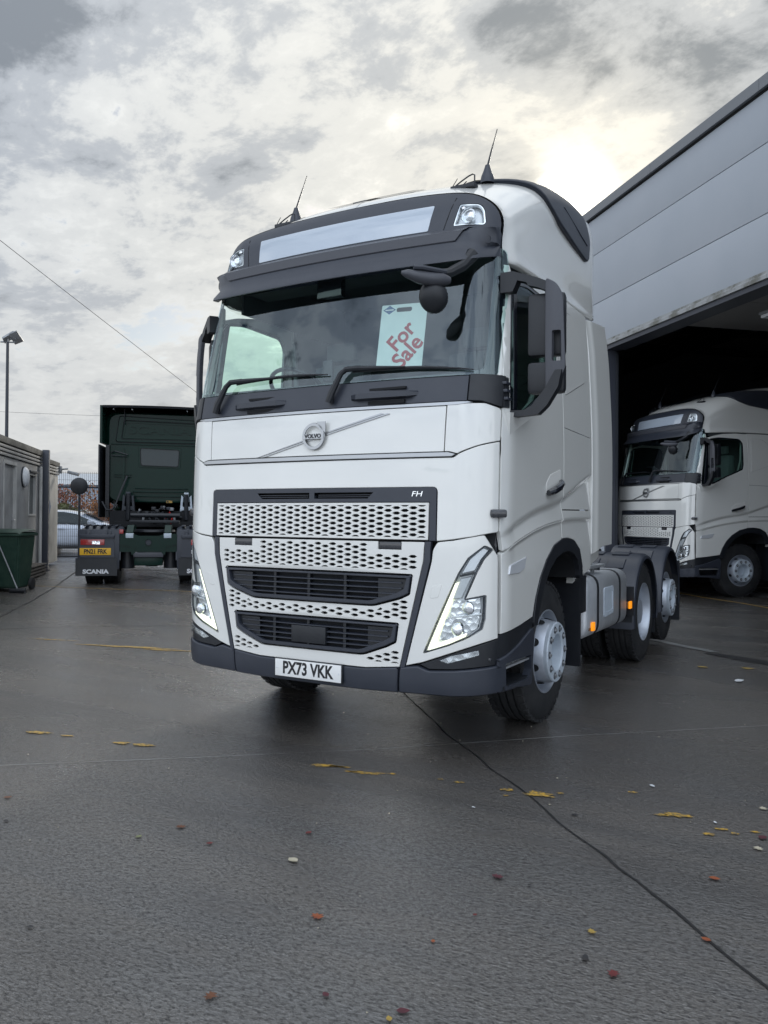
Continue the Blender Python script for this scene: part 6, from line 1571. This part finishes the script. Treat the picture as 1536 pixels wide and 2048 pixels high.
def bush(c, r, h, m, n, label, name='hedge_bush', seed=0, cat='bush'):
    rr = random.Random(seed); t = thing(name, label, cat, (c.x, c.y, GZ(c.x, c.y)), 0, 'autumn bushes behind the car')
    g = G()
    for i in range(5): g.tube([(rr.uniform(-.1, .1), rr.uniform(-.1, .1), 0), (rr.uniform(-r, r) * .4, rr.uniform(-r, r) * .4, h * .5), (rr.uniform(-r, r) * .7, rr.uniform(-r, r) * .7, h * .9)], .02, 5)
    g.obj('stems', 'wood', t)
    g = G(); cl = [(Vector((rr.uniform(-1, 1) * r * .75, rr.uniform(-1, 1) * r * .6, h * rr.uniform(.25, .82))), rr.uniform(.25, .5) * r) for _ in range(12)]
    for i in range(n):
        p0, q = rr.choice(cl); d_ = Vector((rr.gauss(0, 1), rr.gauss(0, 1), rr.gauss(0, 1))).normalized() * q * rr.uniform(.4, 1.15); p = p0 + d_; p.z = max(.1, min(h, p.z)); s = rr.uniform(.03, .065)
        e = Euler((rr.uniform(0, 3), rr.uniform(0, 3), rr.uniform(0, 6))).to_matrix()
        g.add([p + e @ Vector(v) * s for v in ((-1, 0, 0), (0, -.6, .15), (1.1, 0, 0), (0, .6, .15))], [(0, 1, 2, 3)])
    o = g.obj('foliage', m, t, smooth=False); o['kind'] = 'stuff'
BM = [leaf_mat('russet_foliage', (.30, .09, .045), (.16, .06, .03)), leaf_mat('orange_foliage', (.36, .15, .05), (.22, .10, .04)), leaf_mat('olive_foliage', (.11, .12, .03), (.06, .07, .02)), leaf_mat('brown_foliage', (.17, .11, .06), (.10, .07, .04))]
for i, (X, d_, r, h, mi, lb) in enumerate([(-13.0, 29.5, 1.0, 1.9, 3, 'brown leafy bush behind the car, at the cabin corner'), (-11.9, 29.9, 1.0, 2.35, 0, 'russet red bush behind the roof of the car'), (-11.5, 28.7, .75, 1.75, 2, 'olive green bush directly above the car roof'),
                                 (-10.6, 30.2, 1.1, 2.45, 1, 'orange bush right of the round black sign'), (-9.4, 30.0, 1.0, 2.2, 0, 'dull red bush beside the green tractor unit'), (-8.0, 30.0, 1.1, 2.3, 3, 'brown bush hidden behind the green tractor unit'), (-14.4, 30, 1.1, 2.2, 1, 'orange bush behind the pale cabin')]):
    if i in (5, 6): continue
    bush(cw(X, d_), r * 1.15, h, BM[mi], 2600, lb, seed=i)
def far_shed():
    c = cw(-30, 72); t = thing('distant_shed', 'long low pale shed on the horizon behind the fence', 'building', (c.x, c.y, .3), YAW)
    for i in range(12):
        g = G(); g.box((-30 + i * 5.02, 0, 0), (-30 + i * 5.02 + 5, .1, 3.9)); g.obj('wall_panel', 'far_wall', t, smooth=False)
    g = G(); g.prism([(-.4, 3.9), (8, 5.3), (16, 3.9)], -30.3, 30.6, 'x'); g.obj('roof', 'far_roof', t, smooth=False)
    g = G(); g.box((-30, .12, 0), (30, 15, 3.88)); g.obj('shed_body', 'far_wall', t, smooth=False)
far_shed()
def light_pole():
    c = cw(-13.95, 30); t = thing('lighting_column', 'tall thin steel lighting column with two floodlights, far left', 'lamp post', (c.x, c.y, GZ(c.x, c.y)), YAW)
    g = G(); g.tube([(0, 0, 0), (0, 0, 3), (0, 0, 7.6)], .06, 10, radii=[.075, .065, .05]); g.obj('column', 'steel', t)
    g = G(); g.tube([(-.25, 0, 7.6), (.25, 0, 7.6)], .03, 6); g.tube([(0, 0, 7.5), (0, 0, 7.7)], .045, 8); g.obj('crossbar', 'galv', t)
    for x, an, rz_ in ((.05, -38, 20), (.28, 40, 60)):
        g = G(); g.box((-.24, -.17, -.03), (.24, .17, .05), bev=.02); g.tube([(0, 0, -.03), (0, .0, -.14)], .02, 6); g.xf(Matrix.Translation((x, 0, 7.78)) @ Matrix.Rotation(math.radians(rz_), 4, 'Z') @ Matrix.Rotation(math.radians(an), 4, 'Y') @ Matrix.Rotation(math.radians(-30), 4, 'X')); g.obj('floodlight', 'galv', t)
light_pole()
def px(u, v, d_):
    return CAMP + Z2V * d_ + X2 * ((u - 768) / 1626.2 * d_) - U2 * ((v - 1024) / 1626.2 * d_)
def wire(a, b, sag, r, label):
    n = 30; P = [a.lerp(b, i / n) - Vector((0, 0, sag * 4 * (i / n) * (1 - i / n))) for i in range(n + 1)]
    g = G(); g.tube(P, r, 5); o = g.obj('overhead_cable', 'cable', None); tag(o, label, 'cable', 'overhead cables'); return o
wire(px(-420, 150, 16), px(900, 1150, 60), .40, .008, 'thin overhead cable slanting down behind the nearest tractor unit')
wire(px(-300, 806, 40), px(700, 838, 46), .25, .007, 'faint level overhead cable above the dark green tractor unit')
